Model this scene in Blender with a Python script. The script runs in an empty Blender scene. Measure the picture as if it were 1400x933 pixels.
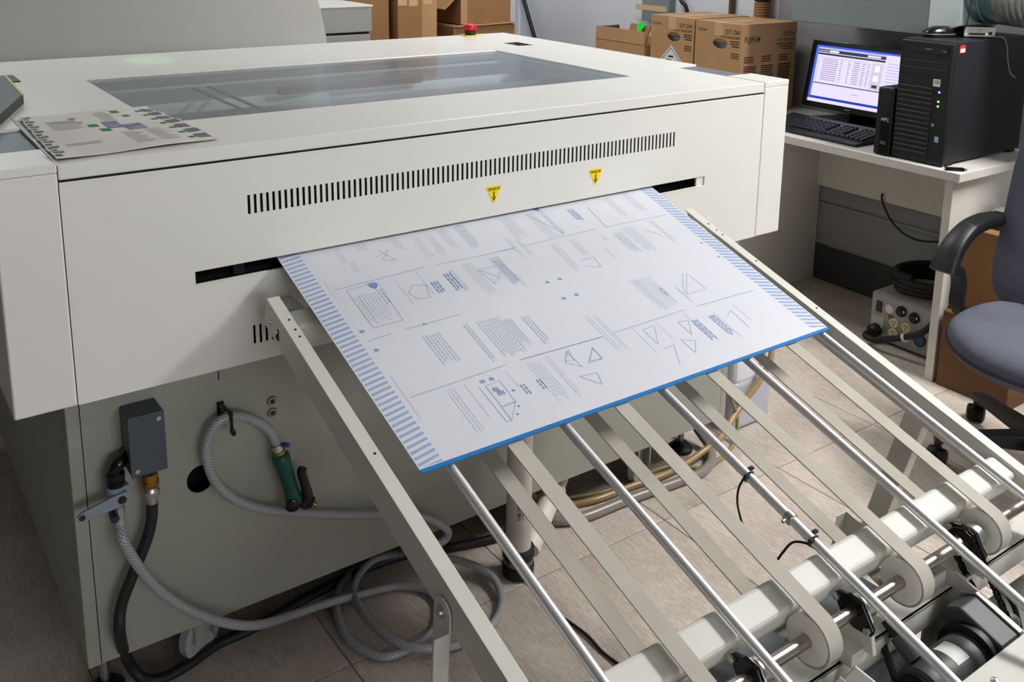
import bpy, bmesh, math, random
from mathutils import Vector, Matrix
random.seed(7)
SC = bpy.context.scene
COL = SC.collection

# ------------------------------------------------------------ camera, light, exposure
cam = bpy.data.cameras.new('camera')
cam.sensor_width = 36.0
cam.lens = 36.0 * 1330.925 / 1400
cam.shift_x = -(723.747 - 700) / 1400
cam.shift_y = -(466.5 - 189.75) / 1400
cam.clip_start = 0.02
cam_ob = bpy.data.objects.new('camera', cam)
cam_ob.matrix_world = Matrix(((0.81059762, 0.11129279, -0.57493078, 0.0),
                              (-0.58540122, 0.17980365, -0.79055427, 0.0),
                              (0.01539166, 0.9773866, 0.21089935, 1.5),
                              (0, 0, 0, 1)))
COL.objects.link(cam_ob)
SC.camera = cam_ob

world = bpy.data.worlds.new('world')
SC.world = world
world.use_nodes = True
world.node_tree.nodes['Background'].inputs[0].default_value = (0.8, 0.85, 0.9, 1)
world.node_tree.nodes['Background'].inputs[1].default_value = 0.2


def area(name, loc, sx, sy, energy, col=(1, 0.98, 0.95), aim=None):
    l = bpy.data.lights.new(name, 'AREA')
    l.shape = 'RECTANGLE'
    l.size, l.size_y, l.energy, l.color = sx, sy, energy, col
    o = bpy.data.objects.new(name, l)
    o.location = loc
    if aim:
        o.rotation_euler = (Vector(aim) - Vector(loc)).to_track_quat('-Z', 'Y').to_euler()
    COL.objects.link(o)
    return o


# fluorescent ceiling fixtures of the workshop
area('ceiling_fluorescent', (3.1, 0.4, 2.72), 0.45, 1.2, 80)
area('added_front_fill', (0.9, -4.0, 1.65), 2.6, 1.3, 58, (0.97, 0.985, 1.0), (0.9, 0, 1.45))  # frontal fill added behind the camera, not a known window
area('ceiling_fluorescent', (2.4, 3.3, 2.72), 0.4, 1.3, 20)
area('ceiling_fluorescent', (0.1, 4.35, 2.35), 1.2, 0.4, 16, (0.93, 0.97, 1.0))
spot = bpy.data.lights.new('status_lamp_light', 'SPOT')
spot.energy, spot.color, spot.spot_size, spot.spot_blend, spot.shadow_soft_size = 5.0, (0.15, 1.0, 0.3), math.radians(11), 0.7, 0.01
spot_ob = bpy.data.objects.new('status_lamp_light', spot)
spot_ob.location = (0.80, 3.5, 1.66)
spot_ob.rotation_euler = (Vector((0.745, 2.87, 1.118)) - Vector((0.80, 3.5, 1.66))).to_track_quat('-Z', 'Y').to_euler()
COL.objects.link(spot_ob)

SC.view_settings.view_transform = 'Standard'
SC.view_settings.look = 'None'
SC.view_settings.gamma = 1.0
SC.view_settings.use_curve_mapping = False
SC.view_settings.exposure = 0.40


# ------------------------------------------------------------ materials
def lin(c):
    return tuple(((v / 255) / 12.92 if v / 255 <= 0.04045 else ((v / 255 + 0.055) / 1.055) ** 2.4) for v in c)


MATS = {}


def mat(name, rgb, rough=0.5, metal=0.0, var=0.0, vs=6.0, bump=0.0, bs=150.0, coat=0.0, stretch=None,
        emis=None, estr=0.0, trans=0.0, alpha=1.0, spec=None, ior=1.45):
    if name in MATS:
        return MATS[name]
    m = bpy.data.materials.new(name)
    m.use_nodes = True
    nt = m.node_tree
    b = nt.nodes['Principled BSDF']
    col = (*lin(rgb), 1)
    b.inputs['Base Color'].default_value = col
    b.inputs['Roughness'].default_value = rough
    b.inputs['Metallic'].default_value = metal
    b.inputs['Coat Weight'].default_value = coat
    b.inputs['Transmission Weight'].default_value = trans
    b.inputs['Alpha'].default_value = alpha
    b.inputs['IOR'].default_value = ior
    if spec is not None:
        b.inputs['Specular IOR Level'].default_value = spec
    if emis:
        b.inputs['Emission Color'].default_value = (*lin(emis), 1)
        b.inputs['Emission Strength'].default_value = estr
    if var or bump:
        tc = nt.nodes.new('ShaderNodeTexCoord')
        src = tc.outputs['Object']
        if stretch:
            mp = nt.nodes.new('ShaderNodeMapping')
            mp.inputs['Scale'].default_value = stretch
            nt.links.new(src, mp.inputs['Vector'])
            src = mp.outputs['Vector']
    if var:
        n = nt.nodes.new('ShaderNodeTexNoise')
        n.inputs['Scale'].default_value = vs
        n.inputs['Detail'].default_value = 5
        nt.links.new(src, n.inputs['Vector'])
        r = nt.nodes.new('ShaderNodeValToRGB')
        r.color_ramp.elements[0].position = 0.3
        r.color_ramp.elements[1].position = 0.7
        r.color_ramp.elements[0].color = (*[c * (1 - var) for c in col[:3]], 1)
        r.color_ramp.elements[1].color = (*[min(1, c * (1 + var)) for c in col[:3]], 1)
        nt.links.new(n.outputs['Fac'], r.inputs['Fac'])
        nt.links.new(r.outputs['Color'], b.inputs['Base Color'])
    if bump:
        n2 = nt.nodes.new('ShaderNodeTexNoise')
        n2.inputs['Scale'].default_value = bs
        n2.inputs['Detail'].default_value = 3
        nt.links.new(src, n2.inputs['Vector'])
        bp = nt.nodes.new('ShaderNodeBump')
        bp.inputs['Strength'].default_value = bump
        bp.inputs['Distance'].default_value = 0.002
        nt.links.new(n2.outputs['Fac'], bp.inputs['Height'])
        nt.links.new(bp.outputs['Normal'], b.inputs['Normal'])
    MATS[name] = m
    return m


def tile_mat():
    m = mat('floor_tile', (150, 137, 126), 0.42)
    nt = m.node_tree
    b = nt.nodes['Principled BSDF']
    tc = nt.nodes.new('ShaderNodeTexCoord')
    oi = nt.nodes.new('ShaderNodeObjectInfo')
    add = nt.nodes.new('ShaderNodeVectorMath')
    mul = nt.nodes.new('ShaderNodeVectorMath')
    mul.operation = 'SCALE'
    mul.inputs['Scale'].default_value = 3.7
    nt.links.new(oi.outputs['Location'], mul.inputs[0])
    nt.links.new(tc.outputs['Object'], add.inputs[0])
    nt.links.new(mul.outputs[0], add.inputs[1])
    outs = []
    for sc, scale in (((4.0, 1.0, 1), 60.0), ((7.0, 1.0, 1), 22.0), ((1, 1, 1), 3.0)):
        mp = nt.nodes.new('ShaderNodeMapping')
        mp.inputs['Scale'].default_value = sc
        nt.links.new(add.outputs[0], mp.inputs['Vector'])
        n = nt.nodes.new('ShaderNodeTexNoise')
        n.inputs['Scale'].default_value = scale
        n.inputs['Detail'].default_value = 4
        n.inputs['Distortion'].default_value = 0.6
        nt.links.new(mp.outputs['Vector'], n.inputs['Vector'])
        outs.append(n.outputs['Fac'])
    a1 = nt.nodes.new('ShaderNodeMath')
    a1.operation = 'ADD'
    nt.links.new(outs[0], a1.inputs[0])
    nt.links.new(outs[1], a1.inputs[1])
    a2 = nt.nodes.new('ShaderNodeMath')
    a2.operation = 'ADD'
    nt.links.new(a1.outputs[0], a2.inputs[0])
    nt.links.new(outs[2], a2.inputs[1])
    r = nt.nodes.new('ShaderNodeMapRange')
    r.inputs['From Min'].default_value = 1.1
    r.inputs['From Max'].default_value = 1.9
    nt.links.new(a2.outputs[0], r.inputs['Value'])
    cr = nt.nodes.new('ShaderNodeValToRGB')
    cr.color_ramp.elements[0].color = (*lin((166, 154, 144)), 1)
    cr.color_ramp.elements[1].color = (*lin((214, 203, 192)), 1)
    nt.links.new(r.outputs['Result'], cr.inputs['Fac'])
    nt.links.new(cr.outputs['Color'], b.inputs['Base Color'])
    bp = nt.nodes.new('ShaderNodeBump')
    bp.inputs['Strength'].default_value = 0.12
    bp.inputs['Distance'].default_value = 0.002
    nt.links.new(a2.outputs[0], bp.inputs['Height'])
    nt.links.new(bp.outputs['Normal'], b.inputs['Normal'])
    return m


def braid_mat(name, rgb, alpha_rough=0.3):
    m = mat(name, rgb, alpha_rough, spec=0.6)
    nt = m.node_tree
    b = nt.nodes['Principled BSDF']
    uv = nt.nodes.new('ShaderNodeUVMap')
    hs = []
    for sx in (1, -1):
        mp = nt.nodes.new('ShaderNodeMapping')
        mp.inputs['Rotation'].default_value = (0, 0, sx * math.radians(38))
        nt.links.new(uv.outputs['UV'], mp.inputs['Vector'])
        w = nt.nodes.new('ShaderNodeTexWave')
        w.inputs['Scale'].default_value = 62.0
        w.inputs['Distortion'].default_value = 0
        nt.links.new(mp.outputs['Vector'], w.inputs['Vector'])
        hs.append(w.outputs['Fac'])
    mx = nt.nodes.new('ShaderNodeMath')
    mx.operation = 'MAXIMUM'
    nt.links.new(hs[0], mx.inputs[0])
    nt.links.new(hs[1], mx.inputs[1])
    cr = nt.nodes.new('ShaderNodeValToRGB')
    c = lin(rgb)
    cr.color_ramp.elements[0].color = (*[v * 0.55 for v in c], 1)
    cr.color_ramp.elements[1].color = (*[min(1, v * 1.6) for v in c], 1)
    cr.color_ramp.elements[0].position = 0.45
    cr.color_ramp.elements[1].position = 0.98
    nt.links.new(mx.outputs[0], cr.inputs['Fac'])
    nt.links.new(cr.outputs['Color'], b.inputs['Base Color'])
    return m


def glass_mat():
    m = bpy.data.materials.new('tinted_glass')
    m.use_nodes = True
    nt = m.node_tree
    nt.nodes.clear()
    out = nt.nodes.new('ShaderNodeOutputMaterial')
    tr = nt.nodes.new('ShaderNodeBsdfTransparent')
    tr.inputs['Color'].default_value = (0.82, 0.85, 0.86, 1)
    gl = nt.nodes.new('ShaderNodeBsdfGlossy')
    gl.inputs['Roughness'].default_value = 0.16
    gl.inputs['Color'].default_value = (0.95, 0.97, 1, 1)
    fr = nt.nodes.new('ShaderNodeFresnel')
    fr.inputs['IOR'].default_value = 1.3
    mx = nt.nodes.new('ShaderNodeMixShader')
    ge = nt.nodes.new('ShaderNodeNewGeometry')
    inv = nt.nodes.new('ShaderNodeMath')
    inv.operation = 'SUBTRACT'
    inv.inputs[0].default_value = 1.0
    nt.links.new(ge.outputs['Backfacing'], inv.inputs[1])
    mu = nt.nodes.new('ShaderNodeMath')
    mu.operation = 'MULTIPLY'
    nt.links.new(fr.outputs[0], mu.inputs[0])
    nt.links.new(inv.outputs[0], mu.inputs[1])
    nt.links.new(mu.outputs[0], mx.inputs[0])
    nt.links.new(tr.outputs[0], mx.inputs[1])
    nt.links.new(gl.outputs[0], mx.inputs[2])
    df = nt.nodes.new('ShaderNodeBsdfDiffuse')
    df.inputs['Color'].default_value = (0.42, 0.44, 0.45, 1)
    mx2 = nt.nodes.new('ShaderNodeMixShader')
    mx2.inputs[0].default_value = 0.08
    nt.links.new(mx.outputs[0], mx2.inputs[1])
    nt.links.new(df.outputs[0], mx2.inputs[2])
    nt.links.new(mx2.outputs[0], out.inputs['Surface'])
    return m


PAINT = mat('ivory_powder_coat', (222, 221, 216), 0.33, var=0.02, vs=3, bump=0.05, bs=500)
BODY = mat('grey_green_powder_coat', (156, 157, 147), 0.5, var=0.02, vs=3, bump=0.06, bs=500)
FRAME = mat('pale_frame_paint', (208, 207, 199), 0.42, var=0.03, vs=8, bump=0.05, bs=400)
SLATE = mat('slate_blue_inset', (98, 106, 116), 0.5, var=0.04)
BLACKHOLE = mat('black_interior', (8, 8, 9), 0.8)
RUBBER = mat('black_rubber', (20, 20, 22), 0.55, var=0.15, vs=30)
BLACKPL = mat('black_plastic', (22, 23, 26), 0.45, var=0.05, bump=0.05, bs=600)
BLACKGL = mat('glossy_black_plastic', (12, 13, 16), 0.18)
STEEL = mat('brushed_steel', (205, 205, 208), 0.26, 1.0, var=0.04, vs=20)
CHROME = mat('polished_rod_steel', (236, 236, 238), 0.42, 0.85)
SHAFT = mat('shaft_steel', (176, 166, 160), 0.28, 1.0)
ZINC = mat('zinc_fitting', (190, 190, 188), 0.35, 1.0)
BRASS = mat('brass', (176, 132, 58), 0.32, 1.0, var=0.1, vs=40)
BELT = mat('beige_belt', (180, 175, 164), 0.75, var=0.06, vs=14, bump=0.1, bs=300)
NYLON = mat('cream_nylon', (240, 236, 226), 0.35, var=0.04, vs=30)
PLATE = mat('coated_plate', (210, 213, 221), 0.42, metal=0.0, var=0.006, vs=3, spec=0.5)
PBLUE1 = mat('print_faint_blue', (186, 193, 210), 0.4)
PBLUE2 = mat('print_mid_blue', (168, 179, 204), 0.4)
PBLUE3 = mat('print_strong_blue', (112, 142, 190), 0.4)
PSTRIPE = mat('print_stripe_blue', (148, 170, 208), 0.4)
PEDGE = mat('plate_edge_blue', (12, 116, 190), 0.35)
YELLOW = mat('yellow_sticker', (250, 214, 10), 0.4)
INK = mat('black_ink', (24, 22, 20), 0.6)
CARD = mat('cardboard', (176, 138, 98), 0.85, var=0.05, vs=9, bump=0.1, bs=120)
CARDD = mat('worn_shaded_cardboard', (104, 73, 46), 0.9, var=0.22, vs=7, bump=0.1, bs=120)  # worn brown, with the shade behind the office chair put into the colour
CARDIN = mat('cardboard_inside', (160, 118, 76), 0.9, var=0.05)
CARDINK = mat('brown_box_ink', (58, 40, 28), 0.8)
TAPE = mat('packing_tape', (196, 164, 124), 0.3)
DESK = mat('desk_laminate', (206, 203, 196), 0.45, var=0.02, vs=20)
WALLW = mat('white_wall_paint', (222, 228, 237), 0.7, var=0.02, vs=2, bump=0.05, bs=80)
WALLG = mat('grey_wall_paint', (144, 145, 147), 0.7, var=0.03, vs=2, bump=0.05, bs=80)
CHARCOAL = mat('charcoal_baseboard', (58, 58, 60), 0.6, var=0.05)
CEIL = mat('ceiling_white', (176, 176, 174), 0.9)
GROUT = mat('grout', (150, 138, 128), 0.9, var=0.05, vs=20)
FABRIC = mat('blue_grey_fabric', (86, 88, 102), 0.95, var=0.08, vs=60, bump=0.25, bs=900)
TILE = tile_mat()
HOSE = braid_mat('clear_braided_hose', (150, 150, 154))
HOSE2 = braid_mat('grey_ribbed_hose', (128, 120, 116))
TANHOSE = mat('tan_tube', (160, 132, 92), 0.3, var=0.08, vs=10)
OLIVEHOSE = mat('olive_clear_tube', (140, 136, 96), 0.3, var=0.08, vs=10)
GLASS = glass_mat()


# ------------------------------------------------------------ mesh helpers
def wloc(o):
    v = Vector((0, 0, 0))
    while o is not None:
        v = v + o.location
        o = o.parent
    return v


class MB:
    def __init__(self):
        self.v, self.f, self.uv = [], [], {}

    def add(self, vs, fs):
        n = len(self.v)
        self.v += [tuple(p) for p in vs]
        self.f += [tuple(i + n for i in f) for f in fs]
        return self

    def box(self, x0, x1, y0, y1, z0, z1):
        return self.add([(x0, y0, z0), (x1, y0, z0), (x1, y1, z0), (x0, y1, z0),
                         (x0, y0, z1), (x1, y0, z1), (x1, y1, z1), (x0, y1, z1)],
                        [(0, 3, 2, 1), (4, 5, 6, 7), (0, 1, 5, 4), (1, 2, 6, 5), (2, 3, 7, 6), (3, 0, 4, 7)])

    def obox(self, c, ax, ay, az):
        c, ax, ay, az = Vector(c), Vector(ax), Vector(ay), Vector(az)
        if ax.cross(ay).dot(az) < 0:
            ax = -ax
        vs = [c + sx * ax + sy * ay + sz * az for sz in (-1, 1) for sx, sy in ((-1, -1), (1, -1), (1, 1), (-1, 1))]
        return self.add(vs, [(0, 3, 2, 1), (4, 5, 6, 7), (0, 1, 5, 4), (1, 2, 6, 5), (2, 3, 7, 6), (3, 0, 4, 7)])

    def bar(self, p0, p1, w, h, up=(0, 0, 1)):
        p0, p1 = Vector(p0), Vector(p1)
        d = p1 - p0
        s = d.cross(Vector(up))
        s.normalize()
        n = s.cross(d)
        n.normalize()
        return self.obox((p0 + p1) / 2, d / 2, s * w / 2, n * h / 2)

    def rings(self, rs, cap=True, closed=False):
        n = len(rs[0])
        base = len(self.v)
        for r in rs:
            self.v += [tuple(p) for p in r]
        m = len(rs)
        for i in range(m if closed else m - 1):
            a, b = base + i * n, base + ((i + 1) % m) * n
            for k in range(n):
                k2 = (k + 1) % n
                self.f.append((a + k, a + k2, b + k2, b + k))
        if cap and not closed:
            self.f.append(tuple(base + k for k in reversed(range(n))))
            self.f.append(tuple(base + (m - 1) * n + k for k in range(n)))
        return self

    def lathe(self, p0, d, prof, n=20, cap=True):
        """prof: list of (distance along d, radius)"""
        p0, d = Vector(p0), Vector(d).normalized()
        a = d.orthogonal().normalized()
        b = d.cross(a)
        rs = [[p0 + d * t + (a * math.cos(2 * math.pi * k / n) + b * math.sin(2 * math.pi * k / n)) * r for k in range(n)]
              for t, r in prof]
        return self.rings(rs, cap)

    def cyl(self, p0, p1, r, r1=None, n=18):
        p0, p1 = Vector(p0), Vector(p1)
        d = p1 - p0
        return self.lathe(p0, d, [(0, r), (d.length, r if r1 is None else r1)], n)

    def tube(self, pts, r, n=12, sub=8, closed=False, smooth=True):
        P = [Vector(p) for p in pts]
        if smooth:
            Q = []
            m = len(P)
            for i in range(m if closed else m - 1):
                if closed:
                    p0, p1, p2, p3 = P[i - 1], P[i], P[(i + 1) % m], P[(i + 2) % m]
                else:
                    p1, p2 = P[i], P[i + 1]
                    p0 = P[i - 1] if i else p1 * 2 - p2
                    p3 = P[i + 2] if i + 2 < m else p2 * 2 - p1
                for k in range(sub):
                    t = k / sub
                    Q.append(0.5 * ((2 * p1) + (p2 - p0) * t + (2 * p0 - 5 * p1 + 4 * p2 - p3) * t * t
                                    + (3 * p1 - p0 - 3 * p2 + p3) * t ** 3))
            if not closed:
                Q.append(P[-1])
        else:
            Q = P
        m = len(Q)
        tan = []
        for i in range(m):
            a = Q[(i + 1) % m] if (closed or i + 1 < m) else Q[i]
            b = Q[i - 1] if (closed or i) else Q[i]
            tan.append((a - b).normalized())
        nrm = tan[0].orthogonal().normalized()
        rs, L, us = [], 0.0, []
        for i in range(m):
            nrm = (nrm - tan[i] * nrm.dot(tan[i]))
            nrm = nrm.normalized() if nrm.length > 1e-6 else tan[i].orthogonal().normalized()
            bi = tan[i].cross(nrm)
            rr = r(i / (m - 1)) if callable(r) else r
            rs.append([Q[i] + (nrm * math.cos(2 * math.pi * k / n) + bi * math.sin(2 * math.pi * k / n)) * rr for k in range(n)])
            if i:
                L += (Q[i] - Q[i - 1]).length
            us.append(L)
        f0 = len(self.f)
        self.rings(rs, True, closed)
        R0 = r(0.5) if callable(r) else r
        for i in range(m if closed else m - 1):
            for k in range(n):
                u0 = us[i]
                u1 = us[i + 1] if i + 1 < m else us[i] + 0.01
                self.uv[f0 + i * n + k] = [(u0, k / n * 2 * math.pi * R0), (u0, (k + 1) / n * 2 * math.pi * R0),
                                           (u1, (k + 1) / n * 2 * math.pi * R0), (u1, k / n * 2 * math.pi * R0)]
        return self

    def prism(self, poly, f, a, b):
        """poly: 2-D outline; f(u, v, w) -> 3-D; extruded w from a to b"""
        n = len(poly)
        A = [Vector(f(u, v, a)) for u, v in poly]
        B = [Vector(f(u, v, b)) for u, v in poly]
        base = len(self.v)
        self.v += [tuple(p) for p in A + B]
        fs = [tuple(range(n)), tuple(range(2 * n - 1, n - 1, -1))]
        fs += [(i, n + i, n + (i + 1) % n, (i + 1) % n) for i in range(n)]
        # orientation
        c = sum(A + B, Vector()) / (2 * n)
        nm = (A[1] - A[0]).cross(A[2] - A[1])
        nn = Vector()
        for i in range(n):
            nn += A[i].cross(A[(i + 1) % n])
        if nn.dot(sum(A, Vector()) / n - c) < 0:
            fs = [tuple(reversed(q)) for q in fs]
        self.f += [tuple(i + base for i in q) for q in fs]
        return self

    def panel(self, u0, u1, v0, v1, f, th, rects=(), ells=()):
        """flat panel with rectangular (ua,ub,va,vb) and elliptic (cu,cv,ru,rv) openings; f(u,v,w), w in 0..th; face at w=0 is the front"""
        sq = [(c[0] - c[2] * 1.25, c[0] + c[2] * 1.25, c[1] - c[3] * 1.25, c[1] + c[3] * 1.25) for c in ells]
        rr = list(rects) + sq
        us = sorted(set([u0, u1] + [round(x, 5) for r in rr for x in r[:2] if u0 < x < u1]))
        vs = sorted(set([v0, v1] + [round(x, 5) for r in rr for x in r[2:] if v0 < x < v1]))
        nu, nv = len(us), len(vs)
        base = len(self.v)
        for w in (0, th):
            for v in vs:
                for u in us:
                    self.v.append(tuple(f(u, v, w)))
        idx = lambda i, j, k: base + k * nu * nv + j * nu + i

        def filled(i, j):
            if i < 0 or j < 0 or i >= nu - 1 or j >= nv - 1:
                return False
            cu, cv = (us[i] + us[i + 1]) / 2, (vs[j] + vs[j + 1]) / 2
            return not any(r[0] < cu < r[1] and r[2] < cv < r[3] for r in rr)
        o = Vector(f(u0, v0, 0))
        flip = (Vector(f(u1, v0, 0)) - o).cross(Vector(f(u0, v1, 0)) - o).dot(Vector(f(u0, v0, th)) - o) > 0

        def q(*ids):
            self.f.append(tuple(reversed(ids)) if flip else tuple(ids))
        for i in range(nu - 1):
            for j in range(nv - 1):
                if not filled(i, j):
                    continue
                q(idx(i, j, 0), idx(i + 1, j, 0), idx(i + 1, j + 1, 0), idx(i, j + 1, 0))
                q(idx(i, j, 1), idx(i, j + 1, 1), idx(i + 1, j + 1, 1), idx(i + 1, j, 1))
                if not filled(i - 1, j):
                    q(idx(i, j, 0), idx(i, j + 1, 0), idx(i, j + 1, 1), idx(i, j, 1))
                if not filled(i + 1, j):
                    q(idx(i + 1, j, 0), idx(i + 1, j, 1), idx(i + 1, j + 1, 1), idx(i + 1, j + 1, 0))
                if not filled(i, j - 1):
                    q(idx(i, j, 0), idx(i, j, 1), idx(i + 1, j, 1), idx(i + 1, j, 0))
                if not filled(i, j + 1):
                    q(idx(i, j + 1, 0), idx(i + 1, j + 1, 0), idx(i + 1, j + 1, 1), idx(i, j + 1, 1))
        for (cu, cv, ru, rv) in ells:
            n = 32
            b2 = len(self.v)
            for w in (0, th):
                for k in range(n):
                    a = 2 * math.pi * k / n
                    c, s = math.cos(a), math.sin(a)
                    m = max(abs(c), abs(s))
                    self.v.append(tuple(f(cu + c / m * ru * 1.25, cv + s / m * rv * 1.25, w)))
                for k in range(n):
                    a = 2 * math.pi * k / n
                    self.v.append(tuple(f(cu + math.cos(a) * ru, cv + math.sin(a) * rv, w)))
            for k in range(n):
                k2 = (k + 1) % n
                q(b2 + k, b2 + k2, b2 + n + k2, b2 + n + k)
                q(b2 + 2 * n + k, b2 + 3 * n + k, b2 + 3 * n + k2, b2 + 2 * n + k2)
                q(b2 + n + k, b2 + n + k2, b2 + 3 * n + k2, b2 + 3 * n + k)
        return self

    def build(self, name, m, parent=None, smooth=None, bevel=0.0, label=None, seg=2):
        me = bpy.data.meshes.new(name)
        vs = [Vector(p) for p in self.v]
        if parent is None:
            x = [p.x for p in vs]
            y = [p.y for p in vs]
            z = [p.z for p in vs]
            off = Vector(((min(x) + max(x)) / 2, (min(y) + max(y)) / 2, min(z)))
        else:
            off = wloc(parent)
        me.from_pydata([tuple(p - off) for p in vs], [], self.f)
        if self.uv:
            uvl = me.uv_layers.new(name='UVMap')
            for fi, poly in enumerate(me.polygons):
                if fi in self.uv:
                    for li, co in zip(poly.loop_indices, self.uv[fi]):
                        uvl.data[li].uv = co
        me.materials.append(m)
        if smooth:
            me.polygons.foreach_set('use_smooth', [True] * len(me.polygons))
            me.set_sharp_from_angle(angle=math.radians(smooth))
        me.update()
        o = bpy.data.objects.new(name, me)
        COL.objects.link(o)
        if parent is None:
            o.location = off
        else:
            o.parent = parent
        if bevel:
            b = o.modifiers.new('bevel', 'BEVEL')
            b.width = bevel
            b.segments = seg
            b.limit_method = 'ANGLE'
            b.angle_limit = math.radians(40)
        if label:
            o['label'] = label
        return o


def tag(o, label, cat, group=None, kind=None):
    o['label'] = label
    o['category'] = cat
    if group:
        o['group'] = group
    if kind:
        o['kind'] = kind
    return o


def thing(name, label, cat, loc=(0, 0, 0), group=None):
    o = bpy.data.objects.new(name, None)
    o.empty_display_size = 0.05
    o.location = loc
    COL.objects.link(o)
    return tag(o, label, cat, group)


def struct(o):
    o['kind'] = 'structure'
    return o


def share(src, loc, parent, rot=None):
    c = src.copy()
    COL.objects.link(c)
    c.parent = parent
    c.location = loc
    if rot:
        c.rotation_euler = rot
    return c


def text(s, size, f, m, parent, name, align='LEFT', squash=1.0, th=0.0004, bold=0.016):
    """lettering; f(u, v, w) maps the text plane (u right, v up, w out) to the place"""
    cu = bpy.data.curves.new(name, 'FONT')
    cu.body = s
    cu.size = size
    cu.align_x = align
    cu.offset = bold * size
    ob = bpy.data.objects.new(name, cu)
    me0 = ob.to_mesh()
    me = bpy.data.meshes.new(name)
    off = wloc(parent)
    me.from_pydata([tuple(Vector(f(v.co.x * squash, v.co.y, th)) - off) for v in me0.vertices], [],
                   [tuple(p.vertices) for p in me0.polygons])
    ob.to_mesh_clear()
    bpy.data.objects.remove(ob)
    bpy.data.curves.remove(cu)
    me.materials.append(m)
    o = bpy.data.objects.new(name, me)
    COL.objects.link(o)
    o.parent = parent
    return o


def stadium(cu, cv, hu, hv, n=8):
    """upright slot outline"""
    r = hu
    pts = []
    for k in range(n + 1):
        a = math.pi * k / n
        pts.append((cu + r * math.cos(a), cv + hv - r + r * math.sin(a)))
    for k in range(n + 1):
        a = math.pi + math.pi * k / n
        pts.append((cu + r * math.cos(a), cv - hv + r + r * math.sin(a)))
    return pts


XZ = lambda y: (lambda u, v, w: (u, y + w, v))        # faces the camera side (-y)
YZ = lambda x: (lambda u, v, w: (x + w, u, v))        # faces -x
XY = lambda z: (lambda u, v, w: (u, v, z + w))

# ------------------------------------------------------------ the room
fl = struct(MB().box(-4.6, 3.5, -4.1, 4.95, -0.06, -0.004).build('floor', GROUT))
fl['label'] = 'taupe rectangular tile floor with thin joints'
TY0, TDY, TX0, TDX = 1.619, 0.89, 0.741, 0.4455
tiles = {}
for i in range(-7, 7):
    for j in range(-2, 4):
        xa, xb = TX0 + TDX * i + 0.0014, min(TX0 + TDX * (i + 1) - 0.0014, 3.478)
        ya, yb = TY0 + TDY * j + 0.0014, min(TY0 + TDY * (j + 1) - 0.0014, 4.898)
        key = (round(xb - xa, 4), round(yb - ya, 4))
        if key not in tiles:
            w, d = key
            t = MB().box(-w / 2, w / 2, -d / 2, d / 2, -0.012, 0).build('tile', TILE, fl, bevel=0.0009, seg=1)
            t.data.transform(Matrix.Translation(wloc(fl)))
            tiles[key] = t
            o = t
        else:
            o = share(tiles[key], (0, 0, 0), fl)
        o.location = Vector(((xa + xb) / 2, (ya + yb) / 2, 0)) - wloc(fl)

struct(MB().box(-4.6, 3.62, 4.9, 5.0, 0, 2.8).build('wall_back', WALLW))
wr = struct(MB().box(3.48, 3.6, 2.89, 4.9, 0, 2.8).build('wall_right', WALLW))
struct(MB().box(3.47, 3.6, -4.1, 2.89, 0, 2.8).build('wall_right', WALLG))
struct(MB().box(-4.7, -4.6, -4.1, 4.9, 0, 2.8).build('wall_left', WALLG))
struct(MB().box(-4.7, 3.6, -4.2, -4.1, 0, 2.8).build('wall_front', WALLW))
wd = struct(MB().panel(-0.55, 2.35, 0.85, 2.45, lambda u, v, w: (u, -4.1 + w, v), 0.05, rects=[(-0.45, 2.25, 0.95, 2.35)]).build('added_window_1', mat('added_frame_white', (215, 215, 212), 0.5)))  # unseen window frame and bar, added to go with the frontal fill
MB().box(0.88, 0.92, -4.09, -4.06, 0.95, 2.35).build('added_mullion', mat('added_frame_white', (215, 215, 212)), wd)
struct(MB().box(-4.7, 3.62, -4.2, 5.0, 2.8, 2.9).build('ceiling', CEIL))
struct(MB().box(3.452, 3.47, -2.5, 2.89, 0, 0.157).build('baseboard_right', CHARCOAL, bevel=0.003))
struct(MB().box(3.458, 3.47, -2.5, 2.89, 0.335, 0.352).build('trim_1', WALLG, bevel=0.004))

# ------------------------------------------------------------ plate processor
D = 1.667
pp = thing('plate_processor', 'large ivory plate processor with glass topped hood and grey-green cabinet', 'machine', (1.121, 2.35, 0))
# front panel of the hood: outlet slot and two rows of vents are real openings
vents = []
for k in range(92):
    x = 0.588 + k * (1.6475 - 0.588) / 91
    vents.append((round(x - 0.0027, 5), round(x + 0.0027, 5), 0.9865, 1.0225))
low = [(round(0.587 + k * 0.0117 - 0.0024, 5), round(0.587 + k * 0.0117 + 0.0024, 5), 0.735, 0.772) for k in range(9)]
XL, XR = 0.2785, 1.9655
pnl = MB().panel(XL, XR, 0.702, 1.084, XZ(D), 0.0014,
                 rects=vents + low + [(0.485, 1.761, 0.872, 0.8965)])
fp = pnl.build('front_panel', PAINT, pp)
MB().box(XL, XR, D, D + 0.03, 1.0835, 1.0885).build('panel_lip', PAINT, pp, bevel=0.0012)
MB().box(XL, XR, D, D + 0.04, 0.6995, 0.7025).build('bottom_lip', PAINT, pp, bevel=0.001)
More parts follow.
